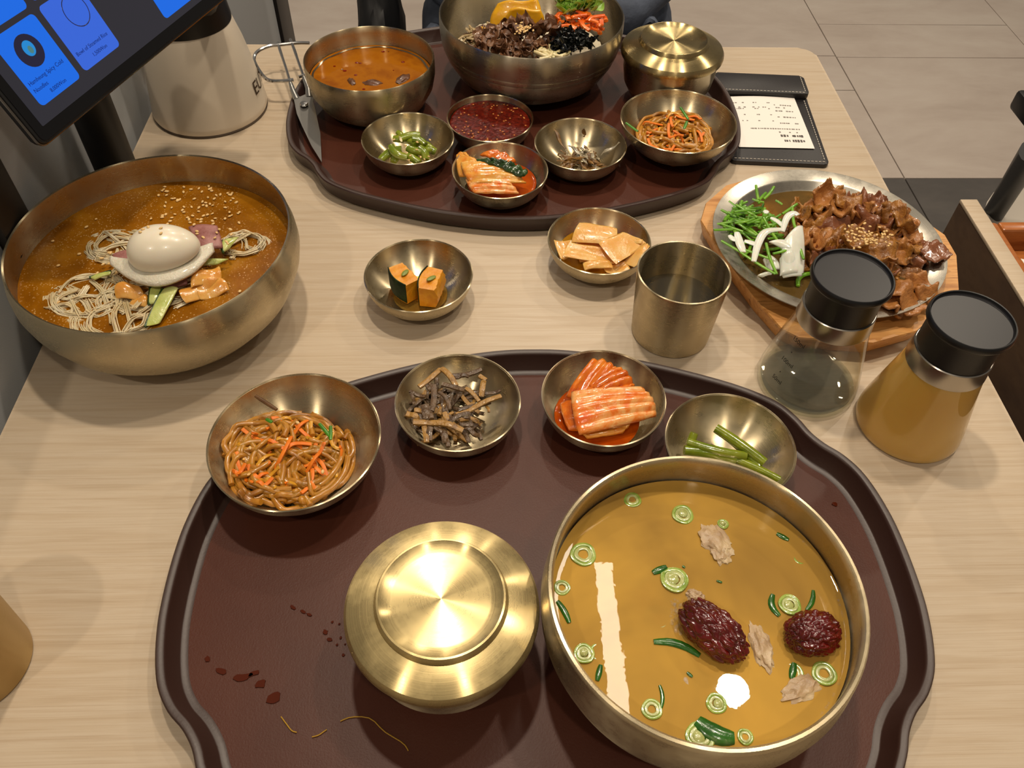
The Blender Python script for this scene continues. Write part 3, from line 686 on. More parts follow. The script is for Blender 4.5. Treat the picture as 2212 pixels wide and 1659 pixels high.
def bottle(x, y, label, clear):
    t = thing('sauce_bottle', label, 'bottle', (x, y, 0), 0, 'glass sauce bottles with black caps')
    if clear:
        part('glass_body', lathe(BODY, 80), GLASSM, t)
        part('glass_base', lathe([(0, .0012), (.030, .0008), (.0372, .0018), (.0385, .005), (.036, .0060), (.020, .0045), (0, .0058)], 64), thin_clear('thick_glass_base', '#f6f8f4', .05), t)
        part('vinegar', lathe([(0, .0062), (.0342, .0062), (.0377, .0083)]+[(bodyr(z)-.0018, z) for z in (.011, .016, .022, .029, .034)]+[(bodyr(.0345)-.0026, .0338), (0, .0338)], 80), VIN, t)
    else:
        part('glass_body', lathe(BODY[::-1], 80), MUSTARD, t, label='glass body full of cloudy yellow sauce')
    part('neck_band', lathe([(.026, .0745), (.0286, .0745), (.0290, .0755), (.0279, .0895), (.0272, .0902), (.026, .0902)], 72), BAND, t)
    cap = part('cap', lathe([(.0262, .0900), (.0268, .0905), (.0266, .1100), (.0272, .1135), (.0296, .1150), (.0303, .1165), (.0301, .1195), (.0292, .1208), (.0284, .1206), (.0279, .1190)], 72), BLACK, t)
    part('cap_disc', lathe([(.0279, .1190), (.0274, .1182), (0, .1182)], 64), CAPT, cap)
    if clear:
        a = math.atan2(-y, -x) - math.radians(32)
        for s, z in (('150ml', .0615), ('100ml', .0405), ('50ml', .0215)):
            part('marking', conform(text_shape(s, .0052, .00005, 'CENTER'), bodyr, a, z), PRINT, t)
        for z in (.052, .031):
            part('marking_dot', conform(disc2, bodyr, a-.02, z), PRINT, t)
    return t
disc2 = xf(lathe([(0, 0), (.0005, 0), (.0005, .0001), (0, .0001)], 10), Matrix.Identity(4))
bottle(.2715, .4390, 'glass bottle of clear vinegar with black cap and measuring marks', True)
bottle(.3425, .3930, 'glass bottle of cloudy yellow mustard sauce with black cap', False)
# --- wooden board and plate
BP = [(.212, .628), (.222, .580), (.240, .520), (.256, .480), (.268, .470), (.330, .463), (.376, .478), (.430, .528), (.446, .575), (.446, .605), (.402, .682), (.300, .705), (.248, .684), (.222, .655)]
BC = Vector((.325, .580, 0))
def board():
    n = len(BP); lay = []
    for z, s in ((.0, .93), (.004, .955), (.0195, 1.0), (.021, .995)): lay.append([((x-BC.x)*s, (y-BC.y)*s, z) for x, y in BP])
    v = sum(lay, []); f = [tuple(range(n-1, -1, -1)), tuple(range(3*n, 4*n))]
    for k in range(3):
        for i in range(n): f.append((k*n+i, k*n+(i+1) % n, (k+1)*n+(i+1) % n, (k+1)*n+i))
    return v, f
single('serving_board', board(), BOARDW, 'honey wood board with cut corners under the bulgogi plate', 'board', BC, ang=20)
PL = [(0, 0), (.080, 0), (.088, .004), (.0925, .011), (.1045, .0138), (.1060, .0145), (.1058, .0152), (.1045, .0150), (.0925, .0125), (.0905, .0115), (.0865, .0055), (.079, .0014), (0, .0014)]
PLC = Vector((.3202, .5834, .0212))
single('serving_plate', lathe(PL, 112), metal('worn_plate_steel', '#c3bdb0', 0.27, 0.6), 'round steel plate of bulgogi beef on a wooden board', 'plate', PLC)
# ------------------------------------------------------------------ food helpers
def qsheet(cs, relief=None, nu=10, nv=10, th=.0015, rnd=.5, bend=None):
    c00, c10, c11, c01 = [Vector(c) for c in cs]; ctr = (c00+c10+c11+c01)/4
    def fn(u, v):
        x, y = 2*u-1, 2*v-1
        dx, dy = x*math.sqrt(1-y*y/2), y*math.sqrt(1-x*x/2)
        uu, vv = (x*(1-rnd)+dx*rnd+1)/2, (y*(1-rnd)+dy*rnd+1)/2
        p = c00*(1-uu)*(1-vv)+c10*uu*(1-vv)+c11*uu*vv+c01*(1-uu)*vv
        return p-ctr+Vector((0, 0, relief(u, v) if relief else 0))
    return sheet(fn, nu, nv, th), ctr
def qfood(name, px, relief, mat, label, cat, group=None, th=.0015, rnd=.4, nu=12, nv=12):
    s, c = qsheet([at(*q) for q in px], relief, nu, nv, th, rnd)
    return single(name, s, mat, label, cat, c, group=group, ang=80)
def stickfood(name, p, q, r, mat, label, cat, group, bend=0.0, sides=7, flat=1.0, taper=.8, n=8, rs_=None, wig=0.0):
    p, q = Vector(p), Vector(q); c = (p+q)/2; d = q-p; side = Vector((-d.y, d.x, 0)); R = rs_ or random
    mids = [p+d*t+side*bend*math.sin(PI*t)+Vector((0, 0, wig*(R.random()-.5))) for t in (0, .33, .67, 1)]
    rad = [r*(taper+(1-taper)*math.sin(PI*i/(n-1))) for i in range(n)]
    return single(name, tube([x-c for x in catmull(mids, n)], rad, sides, flat), mat, label, cat, c, group=group, ang=60)
def worm(R, cx, cy, rad, zf, length, turn, k=7, squeeze=1.0):
    a = R.random()*2*PI; rr_ = rad*math.sqrt(R.random())*.95
    x, y = cx+rr_*math.cos(a), cy+rr_*math.sin(a)*squeeze; h = R.random()*2*PI; dh = (R.random()-.5)*turn; lv = R.random(); pts = []; lim = .70+.32*R.random()
    for i in range(k):
        q = math.hypot(x-cx, (y-cy)/squeeze)
        if q > rad*lim: x, y = cx+(x-cx)*rad*lim/q, cy+(y-cy)*rad*lim/q
        pts.append(Vector((x, y, zf(x, y)*1.0+(lv-.5)*.007+(R.random()-.5)*.004)))
        h += dh+(R.random()-.5)*turn*.6; x += math.cos(h)*length/k; y += math.sin(h)*length/k
    return pts
SEED = food('toasted_sesame', ['#d8b070', '#e8c78c'], 60, .4, 0)
_seed = data('sesame_seed', blob(.0017, .0011, .0008, 2, .02), SEED)
def seed(R, p, label, group):
    o = link('sesame_seed', _seed, None, p, (R.random()*.6-.3, R.random()*.6-.3, R.random()*6.3)); s = .85+.3*R.random(); o.scale = (s, s, s)
    return tag(o, label, 'sesame seed', group)
# ------------------------------------------------------------------ glass noodle dishes
JN = food('glass_noodle', ['#9a6014', '#b87f26', '#8a5618'], 45, .3, .1, coat=.35, sss=.3)
JY = food('yellow_strip', ['#c98a1c', '#dba432'], 90, .28, .2, coat=.4)
CAR = food('carrot', ['#dc6a08', '#ec8212'], 90, .5, .2)
GRNS = food('scallion_green', ['#2f6a12', '#4d8a1e'], 70, .3, .2, coat=.2)
MUSH = food('dark_mushroom', ['#4a3018', '#6a4826'], 90, .3, .3, coat=.3)
def japchae(key, cpx, R, seedn, n, where, ncar, zx):
    d = D[key]; c = at(*cpx); rg = random.Random(seedn); dz = d.location.z
    def zf(x, y):
        r = math.hypot(x-c.x, y-c.y)/R; ri = math.hypot(x-d.location.x, y-d.location.y)
        return dz+zin(min(ri, .058), *MD)+.003+zx*max(0, 1-r**2.6)*(.55+.45*rg.random())
    sh = []
    for i in range(n):
        sh.append(tube(catmull(worm(rg, c.x, c.y, R, zf, .075+.06*rg.random(), 1.7, 9), 28), .0018+.0007*rg.random(), 8))
    o = d.location
    single('glass_noodles', xf(join(*sh), Matrix.Translation(-o)), JN, 'tangled brown glass noodles '+where, 'noodles', o, kind='stuff', ang=80)
    def top(x, y): return zf(x, y)+.0035
    for i in range(ncar):
        w = catmull(worm(rg, c.x, c.y, R*.92, top, .024+.024*rg.random(), 1.0, 4), 12); q = w[6].copy()
        single('carrot_strip', tube([p-q for p in w], .0016, 6, .6), CAR, 'thin orange carrot strip among the glass noodles '+where, 'carrot', q, group='carrot strips '+where)
    for i in range(ncar//2):
        w = catmull(worm(rg, c.x, c.y, R*.95, top, .016+.018*rg.random(), 1.6, 4), 12); q = w[6].copy()
        single('onion_strip', tube([p-q for p in w], .0015, 6, .6), JY, 'yellow onion strip among the glass noodles '+where, 'onion', q, group='onion strips '+where)
    for i in range(10 if n > 60 else 6):
        a, r = rg.random()*6.3, R*.8*math.sqrt(rg.random()); x, y = c.x+r*math.cos(a), c.y+r*math.sin(a)
        seed(rg, (x, y, top(x, y)+.0015), 'sesame seed on the glass noodles '+where, 'sesame seeds on glass noodles '+where)
    return zf
japchae('jap', (624, 980, .028), .0455, 11, 105, 'near the lidded rice bowl', 38, .022)
for p, q in (((690, 915, .047), (715, 945, .046)), ((714, 920, .047), (714, 950, .046)), ((575, 905, .048), (588, 912, .048))):
    stickfood('scallion_strip', at(*p), at(*q), .0015, GRNS, 'short green scallion strip on the glass noodles near the lidded rice bowl', 'scallion', 'scallion strips on the near glass noodles', flat=.5)
stickfood('mushroom_strip', at(552, 855, .046), at(598, 885, .045), .0017, MUSH, 'dark mushroom strip sticking out of the glass noodles', 'mushroom', None, flat=.6)
japchae('ujap', (1462, 281, .03), .041, 12, 70, 'beside the bill holder', 22, .017)
for p, q in (((1470, 232, .052), (1487, 258, .05)), ((1484, 262, .052), (1478, 278, .05)), ((1352, 265, .046), (1378, 284, .044))):
    stickfood('scallion_strip', at(*p), at(*q), .0017, GRNS, 'short green scallion strip on the glass noodles beside the bill holder', 'scallion', 'scallion strips on the far glass noodles', flat=.5)
# ------------------------------------------------------------------ braised stems
STA = food('stem_tan', ['#8a652f', '#a87e3f', '#775428'], 120, .35, .7, 300, coat=.15)
STD = food('stem_dark', ['#3e2c1e', '#5a432b', '#6a5034'], 120, .32, .7, 300, coat=.2)
rg = random.Random(21); d = D['stem']
def stem(p, q, r, m, lb, bend=0.0, flat=.7):
    lb = ('pale tan' if m is STA else 'dark brown')+lb
    stickfood('fern_stem', p, q, r*1.05, m, lb, 'vegetable', 'braised fern stems', bend=bend, flat=flat, taper=.92, rs_=rg, wig=.003, sides=6)
L0 = ' braised fern stem piece in a steel dish'
z0 = .028
for a, b, r, m, dz, bend in (((952, 796), (905, 836), .0024, 0, 4, .05), ((954, 795), (985, 834), .0025, 0, 5, .04), ((972, 812), (1040, 797), .0022, 1, 3, -.05), ((980, 816), (1012, 812), .0018, 1, 3, .1),
        ((985, 895), (1082, 857), .0022, 0, 5, 0), ((990, 888), (1060, 868), .0018, 1, 4, .03), ((892, 912), (1000, 930), .0026, 0, 6, .08), ((1003, 922), (1032, 944), .0020, 1, 2, .06), ((895, 886), (915, 888), .0022, 0, 4, 0),
        ((877, 892), (902, 905), .0026, 0, 3, .1), ((916, 922), (922, 958), .0023, 0, 4, .02), ((930, 925), (928, 955), .0026, 1, 4, -.05), ((958, 925), (962, 955), .0028, 1, 3, 0), ((939, 925), (968, 965), .0020, 1, 2, .15),
        ((918, 875), (922, 905), .0034, 1, 6, 0), ((925, 876), (932, 908), .0024, 1, 6, 0), ((936, 832), (932, 890), .0025, 1, 5, .05), ((948, 845), (972, 885), .0016, 1, 7, .1), ((955, 828), (1005, 846), .0022, 1, 7, .05),
        ((1006, 838), (1035, 865), .0018, 0, 8, .04), ((1045, 822), (1040, 856), .0024, 0, 7, 0), ((1035, 812), (1050, 824), .0020, 0, 5, 0), ((970, 912), (1015, 893), .0020, 1, 6, .05), ((992, 918), (1022, 916), .0018, 1, 4, 0),
        ((885, 846), (920, 858), .0018, 1, 4, .03), ((886, 845), (894, 865), .0014, 1, 4, 0), ((960, 890), (968, 912), .0022, 0, 6, 0), ((1050, 875), (1056, 893), .0012, 0, 3, .1), ((1040, 852), (1082, 845), .0016, 1, 4, .0), ((915, 824), (932, 842), .0018, 1, 3, 0)):
    stem(at(*a, z0+dz*.001), at(*b, z0+dz*.001-.001), r, STA if m == 0 else STD, L0, bend)
for i in range(56):
    a, q = rg.random()*6.3, math.sqrt(rg.random()); c = at(965, 878, .02); x, y = c.x+.030*q*math.cos(a), c.y+.026*q*math.sin(a)
    zz = d.location.z+zin(math.hypot(x-d.location.x, y-d.location.y), *SD)+.002+.007*(1-q)+rg.random()*.003
    h = rg.random()*PI; l = .006+.007*rg.random(); v = Vector((math.cos(h), math.sin(h), (rg.random()-.5)*.4))*l
    stem(Vector((x, y, zz))-v, Vector((x, y, zz))+v, .0012+.0010*rg.random(), STD if rg.random() < .7 else STA, L0, (rg.random()-.5)*.4)
# ------------------------------------------------------------------ kimchi
def kimchi_mat(name, stops, sc):
    m, n, l, b = new_mat(name); vec = coords(n, l, (1, 1, 1))
    f = noise_tex(n, l, vec, sc, 5, .6, .6); l.new(ramp(n, l, f, [(0.30+0.42*i/(len(stops)-1), c) for i, c in enumerate(stops)]), b.inputs['Base Color'])
    b.inputs['Roughness'].default_value = .22; b.inputs['Coat Weight'].default_value = .5; b.inputs['Coat Roughness'].default_value = .08
    b.inputs['Subsurface Weight'].default_value = .08; b.inputs['Subsurface Radius'].default_value = (.003, .002, .001); b.inputs['Subsurface Scale'].default_value = 1
    add_bump(n, l, b, noise_tex(n, l, vec, sc*4, 3), .35, .001); return m
KP = kimchi_mat('kimchi_pale', ['#da5410', '#e47c26', '#ecae68', '#de7020'], 55)
KR = kimchi_mat('kimchi_red', ['#b84806', '#d66a10', '#e48a2a'], 70)
KY = kimchi_mat('kimchi_yellow', ['#d8701a', '#e3a040', '#e8b664'], 60)
KG = kimchi_mat('kimchi_green_leaf', ['#14240c', '#26401a', '#3a5620'], 80)
SAUCE = liquid('kimchi_brine', ['#9a3606', '#b4500c'], 60, .92, .05, 1.4, .3, 150)
def ridges(k, amp, arch=0.0, ph=0.0): return lambda u, v: amp*math.sin(2*PI*k*v+ph+1.2*math.sin(3*u))*(.4+.6*u)+arch*math.sin(PI*v)+.4*arch*math.sin(PI*u)+.0006*noise.noise(Vector((u*6, v*6, ph)))
lk = 'in the dish without green leaf'
qfood('kimchi_leaf', ((1228, 845, .032), (1392, 838, .033), (1424, 900, .026), (1245, 945, .027)), ridges(4.5, .0010, .004), KP, 'broad pale-ribbed cabbage kimchi leaf lying on top of the folded kimchi', 'kimchi', 'kimchi pieces near the soup bowl', .0035, .25, 22, 26)
qfood('kimchi_leaf', ((1215, 862, .024), (1280, 772, .034), (1340, 800, .034), (1300, 870, .030)), ridges(3, .0015, .003, 1), KR, 'pointed red cabbage kimchi leaf standing behind the broad pale one', 'kimchi', 'kimchi pieces near the soup bowl', .003, .35, 18, 18)
qfood('kimchi_leaf', ((1262, 835, .030), (1330, 788, .036), (1378, 838, .031), (1300, 862, .030)), ridges(4, .0016, .004, 2), KR, 'folded red cabbage kimchi leaf between the pale and pointed ones', 'kimchi', 'kimchi pieces near the soup bowl', .003, .4, 18, 18)
qfood('kimchi_leaf', ((1205, 870, .020), (1255, 860, .026), (1300, 930, .022), (1225, 935, .018)), ridges(3, .0012, .003, 3), KR, 'small dark red kimchi scrap at the side of the pale leaf', 'kimchi', 'kimchi pieces near the soup bowl', .003, .5, 14, 14)
qfood('kimchi_leaf', ((1250, 925, .018), (1370, 905, .020), (1350, 935, .018), (1262, 950, .016)), ridges(3, .001, .002, 4), KY, 'yellow-orange kimchi scrap under the broad pale leaf', 'kimchi', 'kimchi pieces near the soup bowl', .003, .5, 14, 12)
single('kimchi_brine', lathe([(0, 0), (.030, 0), (.033, 0), (.0335, .0004)], 48), SAUCE, 'orange-red brine pooled around the folded kimchi without green leaf', 'sauce', (.0923-.004, .3970-.006, TF+.0105), kind='stuff')
def kq(px, rf, m, lb, **k): return qfood('kimchi_leaf', px, rf, m, lb, 'kimchi', 'kimchi pieces on the bibimbap tray', **k)
kq(((985, 335, .030), (1002, 330, .034), (1070, 385, .033), (988, 385, .027)), ridges(3, .0012, .003), KY, 'pale kimchi stalk leaning at the edge of the green-topped dish', th=.003, nu=16, nv=16)
kq(((990, 350, .034), (1060, 350, .036), (1150, 400, .030), (1010, 400, .030)), ridges(4, .0012, .004, 1), KY, 'broad yellowish kimchi leaf under the green leaf', th=.003, nu=20, nv=20)
kq(((1000, 385, .029), (1080, 385, .031), (1130, 422, .026), (1020, 420, .024)), ridges(4, .0010, .003, 2), KP, 'orange kimchi leaf lowest in the green-topped dish', th=.003, nu=18, nv=18)
kq(((1032, 335, .034), (1060, 325, .036), (1120, 350, .036), (1090, 362, .034)), ridges(3, .0014, .003, 3), KR, 'red kimchi leaf behind the dark green leaf', th=.003, nu=16, nv=16)
kq(((1020, 345, .039), (1060, 345, .041), (1145, 370, .038), (1130, 388, .035)), ridges(5, .0022, .003, 2), KG, 'dark green kimchi leaf lying across the kimchi', th=.0022, nu=20, nv=20)
single('kimchi_brine', lathe([(0, 0), (.032, 0), (.035, 0), (.0355, .0004)], 48), SAUCE, 'orange-red brine pooled around the kimchi with green leaf', 'sauce', (.0175+.002, .6945-.001, TF+.0125), kind='stuff')
# ------------------------------------------------------------------ green vegetables
GV = food('olive_green_stem', ['#65790f', '#86911f', '#566a0e'], 50, .2, .25, coat=.6, sss=.15)
GV2 = food('bright_green_pepper', ['#586f0e', '#75841a', '#8a8f24'], 50, .2, .3, coat=.6, sss=.15)
for p, q, r, m, b in (((1478, 972, .021), (1590, 992, .018), .0034, GV2, .03), ((1485, 955, .024), (1612, 985, .021), .0030, GV2, -.04), ((1546, 925, .026), (1652, 1000, .021), .0034, GV, .02), ((1552, 930, .022), (1640, 1010, .018), .0028, GV, .05), ((1590, 992, .018), (1690, 1040, .018), .0026, GV, .02), ((1490, 960, .020), (1500, 935, .027), .0028, GV, 0), ((1600, 985, .016), (1625, 1005, .016), .0022, GV, 0)):
    stickfood('garlic_stem', at(*p), at(*q), r*1.25, m, 'long green garlic stem in the dish touching the soup bowl', 'vegetable', 'garlic stems by the soup bowl', bend=b, taper=.9, sides=10)
rg = random.Random(31)
for p, q, r, m, b in (((822, 345, .020), (868, 322, .026), .0042, GV2, .15), ((845, 315, .030), (880, 340, .026), .0040, GV2, -.2), ((865, 300, .034), (908, 292, .034), .0042, GV, .1), ((850, 300, .028), (900, 312, .032), .0044, GV, .15), ((880, 320, .030), (930, 322, .028), .0042, GV2, -.2),
        ((905, 318, .032), (920, 345, .024), .0042, GV2, .2), ((880, 335, .026), (905, 352, .022), .0044, GV, .1), ((920, 310, .026), (942, 328, .022), .0042, GV, -.15), ((858, 285, .030), (870, 298, .028), .0030, GV, .1), ((860, 330, .024), (850, 350, .020), .0038, GV2, 0), ((890, 300, .036), (918, 312, .033), .0038, GV2, .2)):
    stickfood('green_pepper', at(*p), at(*q), r*1.25, m, 'short curled green pepper piece in a steel dish', 'vegetable', 'green pepper pieces', bend=b, taper=.75, sides=9, flat=.75)
for i in range(12):
    p = at(850+80*rg.random(), 296+50*rg.random(), .0385-.006*rg.random()); seed(rg, p, 'sesame seed on the short green pepper pieces', 'sesame seeds on green peppers')
# ------------------------------------------------------------------ pumpkin
PUM = food('pumpkin_flesh', ['#d2820c', '#e09a1c', '#c4720a'], 60, .4, .5, 140, sss=.2)
PSK = food('pumpkin_skin', ['#0f1c0c', '#1a2c14', '#3c4c22'], 60, .65, .3, spec=.2)
def wedge(px, skinleft, rz, lb):
    c = at(*px, .006); t = thing('pumpkin_wedge', lb, 'pumpkin', c, rz, 'pumpkin wedges')
    w, h, dp = .0098, .022, .0145
    def fn(u, v):   # skin: curved outer shell
        a = -1.0+2.0*v; return (-w-.0045*math.cos(a*1.3)+.004, dp*a, h*u+.001)
    bm = bmesh.new(); ny, nz = 10, 8; g = {}
    for i in range(ny+1):
        for j in range(nz+1):
            y = -dp+2*dp*i/ny; z = h*j/nz; bl = .0045*math.cos(1.3*(y/dp))
            for s, x in ((0, -w-bl+.004), (1, w*(.75+.25*math.sin(PI*j/nz))+.0012*noise.noise(Vector((y*300, z*300, rz))))):
                g[s, i, j] = bm.verts.new((x, y*(1-.10*s), z*(1-.06*s*(i % 3 == 0))))
    for i in range(ny):
        for j in range(nz):
            bm.faces.new([g[0, i, j], g[0, i, j+1], g[0, i+1, j+1], g[0, i+1, j]]); bm.faces.new([g[1, i, j], g[1, i+1, j], g[1, i+1, j+1], g[1, i, j+1]])
    for i in range(ny):
        for j in (0, nz): bm.faces.new([g[0, i, j], g[0, i+1, j], g[1, i+1, j], g[1, i, j]])
    for j in range(nz):
        for i in (0, ny): bm.faces.new([g[0, i, j], g[0, i, j+1], g[1, i, j+1], g[1, i, j]])
    part('flesh', frombm(bm), PUM, t, ang=35)
    part('rind', sheet(fn, 8, 10, .0018), PSK, t)
    s = part('pumpkin_seed', blob(.0052, .0024, .0009, 3, .02), food('green_seed', ['#6f7a2c', '#8a9440'], 50, .35, .1) if 'green_seed' not in bpy.data.materials else bpy.data.materials['green_seed'], t, (.001, -.001, h+.0012), (0, .1, .5 if skinleft else 1.0))
    return t
wedge((876, 630), True, .62, 'pumpkin wedge showing its dark green rind')
wedge((933, 640), False, -.25, 'pumpkin wedge showing only orange flesh')
SYRUP = liquid('amber_syrup', ['#c79a3a', '#d8b05a'], 30, .25, .03, 1.4)
single('pumpkin_syrup', lathe([(0, 0), (.0235, 0), (.0245, .0003)], 40), SYRUP, 'amber syrup pooled under the pumpkin wedges', 'syrup', (-.0574, .5428, .0042), kind='stuff')
# ------------------------------------------------------------------ radish slices
RAD = food('pickled_radish', ['#dd9a44', '#e6ae5e', '#ebbe7c'], 45, .25, .3, 200, sss=.45, coat=.4)
def rq(px, lb, ph): qfood('radish_slice', px, lambda u, v: .0015*math.sin(4*u+ph)+.0011*math.sin(3*v+ph)+.0005*math.sin(9*u*v+ph), RAD, lb, 'radish', 'pickled radish slices', .0012, .18, 14, 14)
lr = 'thin peach pickled radish slice in a steel dish'
rq(((1232, 524, .020), (1250, 478, .026), (1335, 492, .026), (1330, 530, .022)), lr, 0); rq(((1290, 530, .026), (1345, 500, .030), (1400, 520, .028), (1330, 575, .022)), lr, 1); rq(((1214, 560, .022), (1228, 524, .026), (1320, 535, .026), (1330, 572, .020)), lr, 2)
rq(((1195, 518, .024), (1235, 520, .024), (1240, 550, .022), (1212, 560, .021)), lr, 3); rq(((1332, 505, .026), (1390, 518, .029), (1385, 530, .026), (1340, 525, .022)), lr, 4); rq(((1345, 562, .020), (1396, 524, .028), (1404, 535, .028), (1372, 578, .021)), lr, 5)
rq(((1258, 566, .022), (1318, 560, .022), (1325, 580, .019), (1262, 585, .019)), lr, 6); rq(((1240, 500, .014), (1300, 500, .014), (1340, 560, .014), (1250, 570, .014)), lr, 7); rq(((1300, 575, .017), (1350, 565, .019), (1365, 582, .018), (1310, 590, .017)), lr, 2.5)
single('radish_brine', lathe([(0, 0), (.036, 0), (.037, 0), (.0375, .0004)], 48), liquid('radish_brine', ['#c98a18', '#d69a2a'], 30, .45, .03, 1.36), 'orange brine pooled under the radish slices', 'brine', (.1082, .5891, .012), kind='stuff')
# ------------------------------------------------------------------ chilli paste, anchovies
GO = liquid('chilli_paste', ['#3c0803', '#560e05', '#74200c'], 220, 1.0, .10, 1.5, .8, 260)
single('chilli_paste', lathe([(0, .0008), (.02, .0003), (.038, .0), (.0425, 0), (.0434, .0008)], 56), GO, 'dark red chilli paste filling a small dish', 'paste', (.0088, .7865, .0275), kind='stuff')
rg = random.Random(41); CHS = food('chilli_seed', ['#c07030', '#d08a40'], 60, .3, 0)
_cs = data('chilli_seed', blob(.0011, .0009, .0007, 2, .02), CHS)
for i in range(60):
    a, r = rg.random()*6.3, .041*math.sqrt(rg.random()); tag(link('chilli_seed', _cs, None, (.0088+r*math.cos(a), .7865+r*math.sin(a), .0282)), 'tiny orange chilli seed in the dark red paste', 'chilli seed', 'chilli seeds in the paste')
ANC = food('dried_anchovy', ['#4e3216', '#74501f', '#8f6a32'], 90, .4, .4, coat=.1)
ANC2 = food('silver_anchovy', ['#5a5040', '#8f846c', '#b8ad94'], 120, .2, .3, coat=.5)
def anchovy(c, h, tilt, l, m):
    prof = [0, .35, .8, 1.0, .95, .7, .4, .22, .5]
    pts = [Vector((l*(i/8-.5), .0008*math.sin(i*.8), .0006*math.sin(i))) for i in range(9)]
    s = xf(tube(pts, [max(.0002, .0024*k) for k in prof], 7, .6), Euler((0, tilt, h)).to_matrix().to_4x4())
    single('dried_anchovy', s, m, 'small brown dried anchovy in a steel dish', 'anchovy', c, group='dried anchovies')
c0 = at(1258, 335, .02); d = D['anch']
for i in range(60):
    a, q = rg.random()*6.3, math.sqrt(rg.random()); x, y = c0.x+.021*q*math.cos(a), c0.y+.019*q*math.sin(a)
    zz = d.location.z+zin(math.hypot(x-d.location.x, y-d.location.y), *SD)+.003+.014*(1-q*q)*rg.random()+.004*(1-q)
    anchovy((x, y, zz), rg.random()*6.3, (rg.random()-.5)*.9, .015+.010*rg.random(), ANC if rg.random() < .8 else ANC2)
anchovy(at(1262, 287, .036), 1.4, 1.0, .020, ANC); anchovy(at(1208, 300, .030), -1.0, .5, .026, ANC); anchovy(at(1318, 322, .030), .5, -.35, .024, ANC2)
# ------------------------------------------------------------------ cold noodle bowl
NC = Vector((-.2711, .5293, 0)); NL = .0560
def slush():
    m = liquid('icy_amber_broth', ['#7a4806', '#925a0a', '#a87018'], 26, .88, .08, 1.33, .45, 420)
    n, l = m.node_tree.nodes, m.node_tree.links; b = n['Principled BSDF']
    base = b.inputs['Base Color'].links[0].from_socket
    v = n.new('ShaderNodeTexVoronoi'); v.inputs['Scale'].default_value = 420; l.new(coords(n, l), v.inputs['Vector'])
    f = noise_tex(n, l, coords(n, l), 40, 3)
    mp = n.new('ShaderNodeMapRange'); mp.inputs['From Min'].default_value = .30; mp.inputs['From Max'].default_value = .16; l.new(v.outputs['Distance'], mp.inputs['Value'])
    mp2 = n.new('ShaderNodeMapRange'); mp2.inputs['From Min'].default_value = .38; mp2.inputs['From Max'].default_value = .75; l.new(f, mp2.inputs['Value'])
    mu = n.new('ShaderNodeMath'); mu.operation = 'MULTIPLY'; l.new(mp.outputs[0], mu.inputs[0]); l.new(mp2.outputs[0], mu.inputs[1])
    mx = n.new('ShaderNodeMix'); mx.data_type = 'RGBA'; l.new(mu.outputs[0], mx.inputs[0]); l.new(base, mx.inputs[6]); mx.inputs[7].default_value = lin('#e0b878')
    l.new(mx.outputs[2], b.inputs['Base Color']); return m
single('cold_broth', lathe([(0, 0), (.06, 0), (.105, 0), (.1105, 0), (.1118, .0006)], 96), slush(), 'icy amber broth in the cold noodle bowl', 'broth', NC+Vector((0, 0, NL)), kind='stuff')
NOO = food('buckwheat_noodle', ['#c9b084', '#d8c29c', '#e2d2b2'], 40, .3, 0, sss=.3, coat=.3)
rg = random.Random(51)
def nest(px, py, R, n, L, hz, squeeze=.8):
    c = at(px, py, NL); out = []
    def zf(x, y):
        r = math.hypot(x-c.x, y-c.y)/R; return NL-.0034+.75*hz*max(0, 1-r*r)
    for i in range(n//3):
        w0 = worm(rg, c.x, c.y, R, lambda x, y: zf(x, y), 1.5*L*(.6+.7*rg.random()), 1.5, 8, squeeze)
        for k in range(8):
            o = Vector((rg.gauss(0, .0012), rg.gauss(0, .0012), rg.gauss(0, .0005))); out.append(tube(catmull([p+o+Vector((rg.gauss(0, .0003), rg.gauss(0, .0003), 0)) for p in w0], 26), .00048, 5))
    return out
sh = nest(190, 640, .034, 110, .09, .006)+nest(250, 530, .028, 70, .07, .006)+nest(525, 530, .022, 50, .06, .006)+nest(330, 620, .045, 90, .09, .007)+nest(255, 690, .032, 60, .09, .0045)
single('cold_noodles', xf(join(*sh), Matrix.Translation(-NC-Vector((0, 0, NL)))), NOO, 'thin pale noodles coiled in the amber broth', 'noodles', NC+Vector((0, 0, NL)), kind='stuff', ang=80)
PEAR = food('white_pear', ['#cfc8b4', '#ddd7c6'], 60, .35, .5, 400, sss=.3, coat=.3)
BEEF = food('sliced_beef', ['#7d4a44', '#94605a', '#a87670'], 70, .45, .4, 250)
CUC = food('cucumber_flesh', ['#a9b556', '#bcc472', '#ccd08a'], 60, .25, .3, 200, sss=.3, coat=.4)
CSK = food('cucumber_skin', ['#16300c', '#2a4a16'], 60, .3, .3)
PICK = food('orange_pickle', ['#d38a32', '#e0a04a', '#e6b266'], 50, .22, .3, 150, sss=.4, coat=.5)
EGG = food('egg_white', ['#e2d8c2', '#e8dfcb'], 20, .28, .04, 60, sss=.25, coat=.2)
def w(a, p=0): return lambda u, v: a*math.sin(4*u+p)+a*math.sin(3*v+p)
qfood('beef_slice', ((405, 490, .071), (470, 485, .074), (483, 535, .070), (435, 545, .071)), w(.0012), BEEF, 'purplish sliced beef behind the boiled egg', 'beef', 'beef slices on cold noodles', .003, .2)
qfood('beef_slice', ((243, 555, .069), (285, 535, .071), (300, 570, .071), (255, 575, .069)), w(.001, 1), BEEF, 'purplish sliced beef under the white pear slice end', 'beef', 'beef slices on cold noodles', .003, .2)
